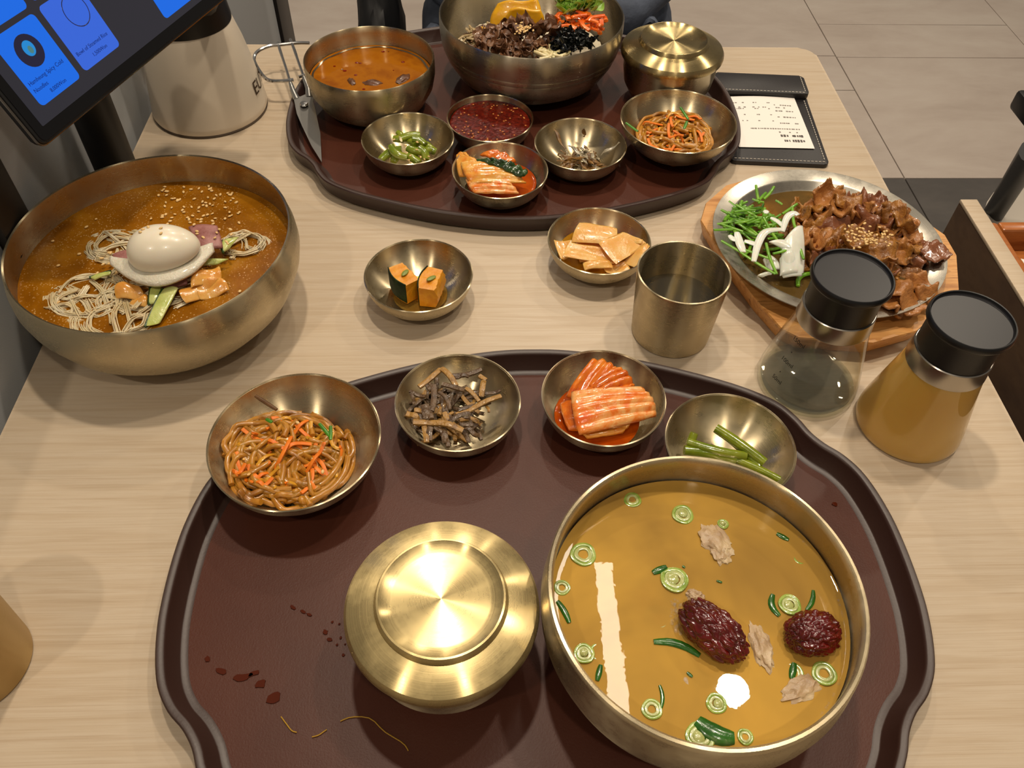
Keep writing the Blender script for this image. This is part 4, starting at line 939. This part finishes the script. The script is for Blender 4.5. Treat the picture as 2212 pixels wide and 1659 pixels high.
qfood('beef_slice', ((320, 590, .068), (400, 575, .070), (405, 612, .066), (345, 622, .064)), w(.001, 2), BEEF, 'purplish sliced beef below the white pear slice', 'beef', 'beef slices on cold noodles', .003, .2)
pin = catmull([at(*q) for q in ((238, 556, .0745), (300, 560, .077), (380, 548, .078), (460, 526, .0755))], 25); pou = catmull([at(*q) for q in ((240, 572, .073), (285, 606, .0725), (345, 618, .073), (415, 592, .0735), (463, 545, .0735))], 25); pc = pin[12].copy()
single('pear_slice', sheet(lambda u, v: pin[min(24, int(u*24+.5))].lerp(pou[min(24, int(u*24+.5))], v)-pc+Vector((0, 0, .001*math.sin(PI*v))), 24, 8, .0045), PEAR, 'white crescent pear slice under the boiled egg', 'pear', pc, ang=80)
bm = bmesh.new(); bmesh.ops.create_icosphere(bm, subdivisions=5, radius=1)
for v in bm.verts:
    x, y, z = v.co; k = 1-.13*x; v.co = Vector((x*.0285, y*.0215*k, z*.0200*k if z > 0 else z*.008))
single('boiled_egg', frombm(bm), EGG, 'halved boiled egg lying on the cold noodles', 'egg', at(355, 540, .083), (math.radians(8), math.radians(-3), math.radians(9)), ang=180)
def cuke(px, lb, g='cucumber slices on cold noodles', edge=(0, 3)):
    cs = [at(*q) for q in px]; s, c = qsheet(cs, w(.0006), 16, 8, .0018, .3)
    t = thing('cucumber_slice', lb, 'cucumber', c, 0, g); part('flesh', s, CUC, t, ang=80)
    e = [cs[edge[0]]-c, cs[edge[1]]-c]; m_ = (e[0]+e[1])/2; out_ = m_.copy(); out_.z = 0
    part('peel', tube(catmull([e[0]*.96, m_*1.03, e[1]*.96], 12), .0012, 6, 1.2), CSK, t)
cuke(((352, 622, .066), (388, 618, .067), (345, 700, .059), (312, 708, .058)), 'long cucumber slice pointing to the bowl rim')
cuke(((325, 620, .066), (350, 618, .066), (340, 655, .062), (322, 660, .061)), 'short cucumber slice tucked beside the long one')
cuke(((478, 520, .068), (518, 510, .065), (492, 540, .064), (482, 548, .066)), 'cucumber slice behind the purplish beef')
cuke(((420, 562, .068), (498, 558, .064), (470, 572, .063), (418, 578, .066)), 'cucumber slice between pear and orange pickle')
cuke(((193, 600, .060), (240, 585, .064), (240, 592, .064), (205, 606, .060)), 'dark thin cucumber sliver in the noodles', edge=(0, 1))
for k, px in enumerate((((250, 612, .066), (300, 612, .067), (318, 648, .060), (248, 645, .060)), ((420, 590, .068), (475, 572, .066), (480, 600, .063), (410, 625, .064)), ((385, 630, .063), (440, 600, .066), (495, 610, .060), (400, 660, .058)), ((425, 618, .062), (480, 602, .062), (500, 628, .058), (430, 648, .058)), ((300, 635, .061), (322, 640, .061), (318, 665, .058), (270, 660, .058)))):
    qfood('pickle_slice', px, lambda u, v, k=k: .002*math.sin(5*u+k)+.0015*math.sin(4*v), PICK, 'thin orange pickled radish folded beside the pear slice', 'pickle', 'orange pickles on cold noodles', .0012, .3)
ls = 'toasted sesame seed scattered on the cold noodle bowl'
for i in range(130):
    if i < 70: px, py = 340+180*rg.random(), 400+85*rg.random(); z = NL+.0008
    elif i < 90: px, py = 405+95*rg.random(), 472+70*rg.random(); z = .0752
    elif i < 105: px, py = 205+50*rg.random(), 545+50*rg.random(); z = NL+.004
    else: px, py = 110+480*rg.random(), 420+240*rg.random(); z = NL+.0012
    p = at(px, py, z)
    if (p-NC).xy.length < .106: seed(rg, p, ls, 'sesame seeds on cold noodles')
EM = TR(at(355, 540, .083), (math.radians(8), math.radians(-3), math.radians(9)))
for ex, ey in ((-.010, .007), (-.0118, .004), (.004, .005), (.0045, -.001), (-.006, .0085)):
    kk = 1-.13*ex/.0285; ez = .0200*kk*math.sqrt(1-(ex/.0285)**2-(ey/(.0215*kk))**2)
    seed(rg, EM @ Vector((ex, ey, ez+.0005)), 'toasted sesame seed lying on the boiled egg', 'sesame seeds on the egg')
# ------------------------------------------------------------------ jujube soup
SC0 = Vector((.1271, .2107, 0)); SL = .0615
def soup_mat():
    m = liquid('cloudy_chicken_broth', ['#97743a', '#c09646', '#d8a94c'], 9, .84, .01, 1.34, .012, 60); return m
single('chicken_broth', lathe([(0, 0), (.05, 0), (.080, 0), (.0862, 0), (.0872, .0001), (.0893, .0009)], 96), soup_mat(), 'cloudy golden broth around the red jujubes', 'broth', SC0+Vector((0, 0, SL)), kind='stuff')
RING = food('scallion_ring', ['#6f8a2c', '#8fa844', '#a9b858'], 120, .2, .2, coat=.6, sss=.3)
RINGW = food('scallion_white', ['#a6ad62', '#bcc084'], 120, .2, .2, coat=.6, sss=.3)
DLEAF = food('dark_scallion_leaf', ['#1c4a10', '#2f6a1a'], 90, .22, .2, coat=.5)
MEAT = food('boiled_chicken', ['#9c7f60', '#b69a76', '#cdb690'], 60, .4, .5, 160, sss=.2)
def ringp(px, py, rpx, m, dz, core=None):
    c = at(px, py, SL+dz); r = rpx*.000262; R = random.Random(int(px))
    t = thing('scallion_ring', ('solid-centred' if core else 'open')+(' large' if rpx > 24 else ' small')+' green scallion ring floating in the jujube soup', 'scallion', c, R.random()*6, 'scallion rings in the soup')
    def rg_(r_, w_, h): return xf(tube([(r_*math.cos(2*PI*i/28)*(1+.06*math.sin(3*2*PI*i/28)), r_*math.sin(2*PI*i/28), 0) for i in range(28)], w_, 7, h, closed=True), TR((0, 0, .0004), (R.random()*.08, R.random()*.08, 0)))
    part('outer_layer', rg_(r*.86, r*.16, .45), m, t); part('inner_layer', rg_(r*.55, r*.17, .4), RINGW, t)
    if core: part('core', xf(blob(r*.45, r*.45, .0012, 3, .08, 3, px), TR((r*.1, r*.1, .0004))), RINGW, t)
for px, py, r, dz, cr in ((1366, 1080, 22, -.0003, 0), (1475, 1112, 27, 0, 1), (1562, 1132, 14, .0002, 1), (1260, 1198, 31, .0002, 0), (1282, 1130, 18, -.0012, 0), (1457, 1252, 33, .0002, 1), (1214, 1270, 19, 0, 0), (1262, 1412, 23, .0004, 1), (1425, 1338, 36, -.0014, 0), (1706, 1306, 26, .0004, 1), (1780, 1455, 27, .0002, 0),
        (1408, 1532, 22, .0002, 0), (1547, 1520, 22, .0002, 1), (1512, 1590, 30, .0002, 1), (1610, 1592, 17, 0, 0), (1515, 1470, 20, -.0012, 0), (1295, 1410, 22, -.001, 0), (1370, 1525, 26, -.0012, 0), (1730, 1205, 20, -.001, 0), (1712, 1455, 24, -.0008, 0)):
    ringp(px, py, r, RING, dz, cr)
def leafp(a, b, wd, dz=.0006, bend=.1):
    stickfood('scallion_leaf', at(*a, SL+dz), at(*b, SL+dz), wd, DLEAF, 'dark green scallion leaf scrap floating in the jujube soup', 'scallion', 'scallion leaf scraps in the soup', bend=bend, flat=.35, taper=.6)
for a, b, wd, bd in (((1410, 1237), (1440, 1224), .0024, .0), ((1412, 1386), (1512, 1416), .0026, .12), ((1670, 1284), (1684, 1330), .0022, -.2), ((1757, 1275), (1742, 1318), .0016, .1), ((1204, 1298), (1230, 1345), .0020, .05), ((1506, 1556), (1586, 1594), .0058, -.12), ((1298, 1436), (1290, 1470), .0018, 0), ((1716, 1432), (1710, 1466), .0022, 0), ((1784, 1200), (1794, 1225), .0014, 0),
        ((1484, 1452), (1496, 1462), .0010, 0), ((1425, 1480), (1428, 1530), .0012, .1), ((1678, 1152), (1704, 1166), .0018, 0), ((1474, 1222), (1480, 1226), .0008, 0), ((1548, 1254), (1560, 1258), .0008, 0)):
    leafp(a, b, wd, bend=bd)
CHL = ('ragged pale chicken piece beside the smallest scallion ring', 'small round chicken scrap touching the ragged piece', 'long pale chicken strip between the two jujubes', 'small chicken scrap at the tip of the long jujube', 'sunken white chicken piece between long jujube and lamp reflection', 'flat pale chicken piece below the rounder jujube', 'sunken golden chicken piece under the scallion rings', 'sunken golden chicken piece above the rounder jujube')
for k, (px, py, sx, sy, rz, dz) in enumerate(((1545, 1172, .009, .013, .5, -.0005), (1556, 1200, .006, .007, 0, -.0008), (1645, 1400, .006, .014, .1, -.0006), (1502, 1288, .006, .004, -.3, 0), (1480, 1475, .008, .013, -.3, -.0035), (1730, 1490, .014, .007, .4, -.0012), (1420, 1130, .014, .009, .1, -.0045), (1690, 1230, .012, .010, 0, -.0045))):
    single('chicken_piece', blob(sx, sy, .0032, 4, .35, 2.5, k), MEAT, CHL[k], 'chicken', at(px, py, SL+dz), (0, 0, rz), group='chicken pieces in the soup')
JUJ = food('jujube_skin', ['#380503', '#580905', '#741208'], 40, .22, .0, 180, coat=.6)
def jujube(px, py, l, wd, rz, lb, sd):
    bm = bmesh.new(); bmesh.ops.create_icosphere(bm, subdivisions=6, radius=1)
    for v in bm.verts:
        p = v.co.copy(); q = Vector((p.x*1.5, p.y*1.9, p.z*1.9))+Vector((sd*5, 3, 1))
        n1 = noise.noise(q*1.3); n2 = noise.noise(q*2.9+Vector((9, 2, 4)))
        rd = 1-.11*(1-abs(n1)*2.2 if abs(n1) < .45 else 0)-.07*(1-abs(n2)*3 if abs(n2) < .33 else 0)
        rd *= 1-.10*max(0, abs(p.x)-.8)*3
        v.co = Vector((p.x*l*rd, p.y*wd*rd, p.z*wd*.95*rd))
    single('jujube', frombm(bm), JUJ, lb, 'jujube', at(px, py, SL+.007), (0, 0, rz), group='jujubes in the soup', ang=180)
jujube(1541, 1362, .0245, .0142, math.radians(-47), 'long wrinkled red jujube floating mid-bowl in the soup', 1)
jujube(1756, 1368, .0182, .0140, math.radians(8), 'rounder wrinkled red jujube floating against the soup bowl wall', 2)
BUB = thin_clear('bubble', '#ffffff', .04, .6)
rg = random.Random(61); bs = []; bc = at(1460, 1335, SL)
for i in range(46):
    p = at(1448+26*rg.random(), 1295+75*rg.random(), SL)-bc; r = .0006+.0010*rg.random(); bs.append(xf(blob(r, r, r*.8, 2, 0), Matrix.Translation(p)))
for i in range(34):
    a = -.9+1.5*rg.random(); p = SC0+Vector((.0868*math.cos(a), .0868*math.sin(a), SL))-bc; r = .0004+.0007*rg.random(); bs.append(xf(blob(r, r, r*.8, 2, 0), Matrix.Translation(p)))
single('soup_bubbles', join(*bs), BUB, 'tiny foam bubbles beside the long jujube', 'bubbles', bc, kind='stuff', ang=180)
# ------------------------------------------------------------------ red soup
single('red_broth', lathe([(0, 0), (.04, 0), (.061, 0), (.0650, 0), (.0662, .0001), (.0682, .0009)], 80), liquid('red_beef_broth', ['#84460a', '#a0600f', '#92500a'], 30, .93, .03, 1.34, .12, 80), 'orange-red broth in the bowl beside the scissors', 'broth', (-.1235, .8559, .0425), kind='stuff')
CHO = liquid('chilli_oil', ['#6a0d04', '#8a1a06'], 80, .85, .03, 1.45)
single('chilli_oil', join(*[xf(tube([(r_*math.cos(2*PI*i/90)*(1+.010*math.sin(i*.9)), r_*math.sin(2*PI*i/90)*(1+.012*math.sin(i*.7)), 0) for i in range(90)], .0014, 6, .25, closed=True), Matrix.Identity(4)) for r_ in (.0650,)]), CHO, 'dark red chilli oil rim around the orange-red broth', 'oil', (-.1235, .8559, .0428), kind='stuff')
BEEFD = food('stewed_beef', ['#4a2a16', '#6a4024'], 60, .35, .4, coat=.3)
for k, (px, py, sx, sy) in enumerate(((805, 180, .010, .006), (870, 172, .012, .006), (760, 178, .008, .004))):
    single('beef_piece', blob(sx, sy, .003, 3, .3, 3, k+9), BEEFD, 'brown beef piece under the orange-red broth', 'beef', at(px, py, .0420), (0, 0, k), group='beef in the red soup')
rg = random.Random(63)
for i in range(14):
    a, r = rg.random()*6.3, .060*math.sqrt(rg.random()); r_ = .0008+.0014*rg.random()
    single('chilli_flake', blob(r_, r_*.8, .0003, 2, .2, 3, i), CHO, 'dark red chilli flake floating on the orange-red broth', 'chilli', (-.1235+r*math.cos(a), .8559+r*math.sin(a), .0428), group='chilli flakes in the red soup')
# ------------------------------------------------------------------ crumpled meat
def crumple(R, l, wd, th, amp, n=9):
    k1, k2, ph, p2 = 1.0+.9*R.random(), .5+.6*R.random(), R.random()*6.3, R.random()*6.3; sx = R.random()*20
    def fn(u, v):
        a_, b_ = 2*u-1, 2*v-1
        x, y = .5*l*(.35*a_+.65*a_*math.sqrt(1-b_*b_/2)), .5*wd*(.35*b_+.65*b_*math.sqrt(1-a_*a_/2))
        jag = 1+.22*noise.noise(Vector((u*4+sx, v*4, 1)))
        z = amp*math.sin(2*PI*k1*u+ph)+.6*amp*math.sin(2*PI*k2*v+p2)+.45*amp*noise.noise(Vector((u*6+sx, v*6, 0)))
        return (x*jag+.35*amp*math.cos(2*PI*k1*u+ph), y*jag+.25*amp*math.cos(2*PI*k2*v+p2), z)
    return sheet(fn, n, n, th)
BUL = food('bulgogi', ['#6e4212', '#8c5820', '#a36e2c', '#784a16'], 55, .32, .5, 260, coat=.25, dist=.003)
BUL2 = food('bulgogi_light', ['#855224', '#a56c36', '#b47a40'], 60, .34, .5, 260, coat=.2, dist=.003)
BUL3 = food('bulgogi_red', ['#683a22', '#845032', '#764426'], 60, .22, .5, 170, coat=.5)
rg = random.Random(71)
spots = []
for i in range(64):      # bulgogi heap: a broad mound over the right two thirds of the plate
    a, q = rg.random()*6.3, math.sqrt(rg.random()); x = PLC.x+.033+.062*q*math.cos(a); y = PLC.y+.003+.060*q*math.sin(a)
    if math.hypot(x-PLC.x, y-PLC.y) < .082: spots.append((x, y, q))
spots.sort(key=lambda s: -s[2])
for x, y, q in spots:
    kb = rg.choice((0, 0, 1, 1, 2)); z = PLC.z+.006+.022*(1-q*q)*(.6+.4*rg.random())
    single('bulgogi_slice', crumple(rg, .028+.014*rg.random(), .022+.012*rg.random(), .0026, .0042+.0024*rg.random(), 14), (BUL, BUL2, BUL3)[kb], ('crumpled dark brown bulgogi beef slice on the steel plate', 'crumpled light caramel bulgogi beef slice on the steel plate', 'crumpled reddish bulgogi beef slice on the steel plate')[kb], 'beef', (x, y, z), ((rg.random()-.5)*.7, (rg.random()-.5)*.7, rg.random()*6.3), group='bulgogi slices', ang=80)
for px, py, z, s in ((1790, 425, .050, .030), (1830, 430, .050, .030), (1865, 435, .048, .030), (1930, 460, .052, .030), (1945, 480, .048, .026), (1960, 640, .040, .034), (1990, 620, .038, .030), (1740, 455, .044, .028), (1800, 455, .050, .030), (1930, 650, .038, .028), (1780, 560, .040, .026), (1850, 520, .054, .034), (1760, 520, .046, .028), (1900, 540, .054, .036)):
    kb = rg.choice((0, 1, 2)); single('bulgogi_slice', crumple(rg, s, s*.8, .0026, .0050, 12), (BUL, BUL2, BUL3)[kb], ('crumpled dark brown bulgogi beef slice on the steel plate', 'crumpled light caramel bulgogi beef slice on the steel plate', 'crumpled reddish bulgogi beef slice on the steel plate')[kb], 'beef', at(px, py, z), ((rg.random()-.5)*1.0, (rg.random()-.5)*1.0, rg.random()*6.3), group='bulgogi slices', ang=80)
single('bulgogi_slice', crumple(rg, .028, .022, .0024, .002), BUL3, 'small loose beef slice lying on the plate rim', 'beef', at(2022, 543, .040), (.1, .15, .5), ang=80)
single('bulgogi_sauce', lathe([(0, 0), (.076, 0), (.082, 0), (.0845, .0004)], 72), liquid('bulgogi_sauce', ['#8a6a34', '#a4844a'], 20, .30, .03, 1.36), 'thin oily sauce pooled on the bulgogi plate', 'sauce', PLC+Vector((0, 0, .0042)), kind='stuff')
for i in range(64):
    if i < 26: px, py = 1820+75*rg.random(), 482+40*rg.random(); z = .062
    else: px, py = 1880+50*rg.gauss(0, .5), 515+26*rg.gauss(0, .5); z = .064+.002*rg.random()
    seed(rg, at(px, py, z), 'toasted sesame seed sprinkled on the bulgogi beef', 'sesame seeds on bulgogi')
CHI = food('chive', ['#4a8212', '#68a022', '#86b436'], 60, .3, .15, coat=.2, sss=.2)
rg = random.Random(81)
def chive(p, q, r=.0014, b=0.0):
    stickfood('chive', p, q, r, CHI, 'bright green chive length on the bulgogi plate', 'chive', 'chives on the bulgogi plate', bend=b, flat=.6, taper=.85)
for a, b in (((1542, 497), (1588, 495)), ((1556, 483), (1605, 500)), ((1558, 520), (1600, 545)), ((1600, 545), (1675, 592)), ((1586, 458), (1632, 454)), ((1587, 482), (1630, 472)), ((1633, 400), (1640, 440)), ((1672, 403), (1650, 430)), ((1640, 432), (1655, 416)), ((1675, 433), (1690, 442)), ((1712, 448), (1720, 500)), ((1718, 488), (1736, 560)), ((1655, 525), (1678, 592)), ((1670, 548), (1728, 525)), ((1625, 430), (1650, 437)), ((1722, 440), (1690, 462)), ((1650, 470), (1680, 520)), ((1610, 540), (1665, 560))):
    chive(at(*a, .050), at(*b, .048), .0015, (rg.random()-.5)*.15)
c0 = at(1632, 478, .038)
for i in range(64):
    a, q = rg.random()*6.3, math.sqrt(rg.random()); c = c0+Vector((.030*q*math.cos(a), .032*q*math.sin(a), 0)); c.z = PLC.z+.006+.019*(1-q*q)*(.4+.6*rg.random())
    h = rg.random()*PI; l = .008+.009*rg.random(); v = Vector((math.cos(h)*l, math.sin(h)*l, (rg.random()-.4)*.006)); chive(c-v, c+v, .0014+.0005*rg.random(), (rg.random()-.5)*.25)
stickfood('chive', at(1724, 618, .027), at(1754, 590, .030), .0022, CHI, 'loose green chive piece lying beside the vinegar bottle cap', 'chive', None, bend=.25, flat=.7)
ONI = food('raw_onion', ['#d3d3c4', '#e2e2d6', '#ecebe2'], 40, .25, .1, sss=.45, coat=.4)
def oq(px, amp, lb='white raw onion slice on the bulgogi plate', ph=0, th=.0022, rnd=.6):
    qfood('onion_slice', px, lambda u, v: amp*math.sin(PI*u)+.5*amp*math.sin(PI*v+ph), ONI, lb, 'onion', 'onion slices on the bulgogi plate', th, rnd, 14, 14)
oq(((1690, 520, .052), (1735, 482, .054), (1738, 595, .036), (1682, 600, .034)), .004, rnd=.3); oq(((1680, 560, .042), (1715, 540, .048), (1738, 598, .036), (1690, 602, .034)), .003, ph=1, rnd=.5)
oq(((1655, 522, .050), (1700, 518, .052), (1712, 540, .050), (1690, 538, .048)), .001, rnd=.5); oq(((1645, 560, .036), (1670, 555, .040), (1690, 585, .036), (1658, 590, .034)), .003); oq(((1633, 596, .032), (1665, 588, .034), (1668, 594, .033), (1645, 600, .031)), .001)
for pts, r in ((((1628, 565), (1638, 525), (1655, 500), (1690, 495)), .0036), (((1690, 500), (1700, 470), (1715, 460), (1724, 465)), .0034), (((1592, 502), (1598, 525), (1606, 545)), .0040), (((1576, 508), (1582, 515), (1590, 520)), .0028), (((1608, 520), (1625, 525), (1634, 530)), .0030), (((1665, 470), (1680, 478), (1692, 490)), .0026), (((1650, 455), (1660, 460)), .0030)):
    q = [at(x, y, .050-.00002*i) for i, (x, y) in enumerate(pts)]; c = q[0].copy(); cc = catmull([p-c for p in q], 16)
    single('onion_slice', tube(cc, [r*(.35+.65*math.sin(PI*(.12+.76*i/15))) for i in range(16)], 8, .35), ONI, 'curved white onion strip among the chives', 'onion', c, group='onion strips among the chives')
# ------------------------------------------------------------------ bibimbap
BCn = Vector((.0577, .9212, 0)); rg = random.Random(91)
single('bibimbap_rice', xf(blob(.088, .088, .012, 5, .05, 8, 1), Matrix.Identity(4)), food('steamed_rice', ['#cfc2a6', '#e0d6be'], 200, .5, .8, 500), 'white rice under the bibimbap toppings', 'rice', BCn+Vector((0, 0, .036)), kind='stuff')
BB1 = food('minced_beef', ['#4a2c1a', '#664026', '#7c5234'], 70, .4, .5, 200, coat=.1); BB2 = food('minced_beef_light', ['#6a462c', '#8a6244'], 70, .35, .5, 200, coat=.2)
lb = 'small crumpled dark brown beef shred in the bibimbap'
c0 = at(1115, 88, .072)
for i in range(120):
    a, q = rg.random()*6.3, math.sqrt(rg.random()); x, y = c0.x+.052*q*math.cos(a), c0.y+.040*q*math.sin(a)
    if math.hypot(x-BCn.x, y-BCn.y) > .096: continue
    z = .066+.026*(1-q*q)*(.5+.5*rg.random()); kb = rg.random() < .65
    single('beef_shred', crumple(rg, .013+.006*rg.random(), .009+.005*rg.random(), .0017, .0030, 6), BB1 if kb else BB2, lb if kb else 'small crumpled light brown beef shred in the bibimbap', 'beef', (x, y, z), ((rg.random()-.5)*1.6, (rg.random()-.5)*1.6, rg.random()*6.3), group='beef shreds in the bibimbap', ang=80)
for px, py, z in ((1130, 40, .100), (1125, 48, .098), (1138, 48, .098), (1120, 56, .096), (1190, 45, .094), (1178, 55, .094), (1200, 60, .090)):
    single('beef_shred', crumple(rg, .017, .013, .0018, .0035, 6), BB1, lb, 'beef', at(px, py, z), ((rg.random()-.5)*1.6, (rg.random()-.5)*1.6, rg.random()*6.3), group='beef shreds in the bibimbap', ang=80)
for i in range(44):
    seed(rg, at(1132+13*rg.gauss(0, .6), 62+9*rg.gauss(0, .6), .101+.002*rg.random()), 'toasted sesame seed heaped on the bibimbap beef', 'sesame seeds on bibimbap')
YEL = food('yellow_jelly', ['#dba00a', '#e6ae14', '#d09008'], 30, .3, .3, 90, sss=.35, coat=.3)
qfood('egg_sheet', ((1053, 66, .066), (1072, 2, .094), (1165, -8, .104), (1172, 58, .076)), lambda u, v: .002*math.sin(5*u)+.0015*math.sin(7*v), YEL, 'yellow fried egg sheet standing behind the beef in the bibimbap', 'egg', None, .004, .3, 20, 16)
qfood('egg_sheet', ((1085, 60, .076), (1098, 14, .100), (1172, 14, .102), (1178, 60, .080)), lambda u, v: .002*math.sin(4*u+1)+.0015*math.sin(6*v), YEL, 'smaller yellow egg sheet folded in front of the standing one', 'egg', None, .004, .4, 16, 14)
stickfood('zucchini_piece', at(1036, 62, .076), at(1052, 66, .076), .0042, YEL, 'small yellow-green zucchini piece at the edge of the beef', 'zucchini', None, flat=.7)
CARR = food('orange_radish', ['#d04a08', '#e06010', '#ea7a20'], 60, .3, .4, 160, coat=.3)
for i in range(46):
    px, py = (1262+30*rg.gauss(0, .55), 45+13*rg.gauss(0, .6)) if i < 30 else (1292+14*rg.gauss(0, .5), 82+10*rg.gauss(0, .6)); z = (.088 if i < 30 else .080)+.006*rg.random()
    p = at(px, py, z)
    if (p-BCn).xy.length > .080: continue
    w_ = catmull(worm(rg, p.x, p.y, .022, lambda x, y: p.z, .034, 1.2, 4), 10); q = w_[5].copy()
    single('radish_shred', tube([v-q for v in w_], .0028, 7, .6), CARR, 'orange seasoned radish shred in the bibimbap', 'radish', q, group='orange radish shreds in the bibimbap')
SEA = food('black_seaweed', ['#05070a', '#10140f'], 80, .25, .4, coat=.4); sh = []
c0 = at(1238, 84, .085)
for i in range(260):
    a, q = rg.random()*6.3, math.sqrt(rg.random()); p = Vector((.026*q*math.cos(a)+.004*rg.gauss(0, 1), .022*q*math.sin(a)+.003*rg.gauss(0, 1), -.012+.016*(1-q*q)*rg.random()+.008*(1-q)))
    qq = c0+p-BCn; qq.z = 0
    if qq.length > .086: continue
    sh.append(xf(crumple(rg, .008+.007*rg.random(), .0046, .0005, .0022, 4), TR(p, ((rg.random()-.5)*2.4, (rg.random()-.5)*2.4, rg.random()*6.3))))
for px, py in ((1200, 48), (1206, 46), (1226, 58), (1232, 66)):
    for k in range(4): sh.append(xf(crumple(rg, .010, .003, .0005, .002, 4), TR(at(px+rg.gauss(0, 3), py+rg.gauss(0, 3), .088)-c0, ((rg.random()-.5)*2, (rg.random()-.5)*2, rg.random()*6.3))))
single('shredded_seaweed', join(*sh), SEA, 'heap of shredded black seaweed in the bibimbap', 'seaweed', c0, kind='stuff', ang=80)
MUS = food('pale_mushroom', ['#8a744a', '#a48c60', '#6a5434'], 60, .35, .4, 160)
for i in range(60):
    p = at(1036+34*rg.gauss(0, .55), 78+13*rg.gauss(0, .6), .066+.008*rg.random())
    if (p-BCn).xy.length > .094: continue
    rg.random(); h = rg.random()*PI; v = Vector((math.cos(h)*.008, math.sin(h)*.008, .002))
    stickfood('mushroom_strip', p-v, p+v, .0018, MUS if rg.random() < .65 else MUSH, 'pale brown mushroom strip at the side of the bibimbap', 'mushroom', 'mushroom strips in the bibimbap', bend=(rg.random()-.5)*.5, flat=.6)
BSP = food('bean_sprout', ['#cdbb84', '#ddd0a4'], 40, .3, .2, sss=.3, coat=.3)
for i in range(22):
    p = at(1185+22*rg.gauss(0, .6), 114+7*rg.gauss(0, .5), .073+.006*rg.random())
    if (p-BCn).xy.length > .098: continue
    h = rg.random()*PI; v = Vector((math.cos(h)*.009, math.sin(h)*.009, .001))
    stickfood('bean_sprout', p-v, p+v, .0022, BSP, 'pale bean sprout at the front of the bibimbap', 'bean sprout', 'bean sprouts in the bibimbap', bend=(rg.random()-.5)*.6)
SPG = food('sprout_leaf', ['#5f8a26', '#80ac40', '#9cc058'], 60, .35, .2, sss=.3); SPS = food('sprout_stem', ['#b8b07a', '#c89a86'], 40, .3, 0)
def leafs(l, wd): return sheet(lambda u, v: (l*u, wd*math.sin(PI*min(1, u*.9+.06))*(v-.5)*(1.2-.2*u), .25*wd*(2*v-1)**2+.15*l*u*u), 8, 6, .0004)
_lf = data('leaf', leafs(.014, .013), SPG, 80)
for i in range(26):
    b0 = at(1236+34*rg.gauss(0, .5), 36+8*rg.gauss(0, .5), .082); h = rg.random()*6.3
    tp_ = Vector((.009*math.cos(h), .008*math.sin(h), .008+.010*rg.random()))
    t = thing('radish_sprout', 'green leafy sprout standing in the bibimbap', 'sprout', b0, 0, 'green sprouts in the bibimbap')
    part('stem', tube(catmull([(0, 0, -.006), tp_*.5+Vector((.002, 0, 0)), tp_], 8), .0008, 6), SPS, t)
    for k in range(3): link('leaf', _lf, t, tp_, (rg.random()*.6, -.2-.7*rg.random(), h+k*2.1+rg.random()))
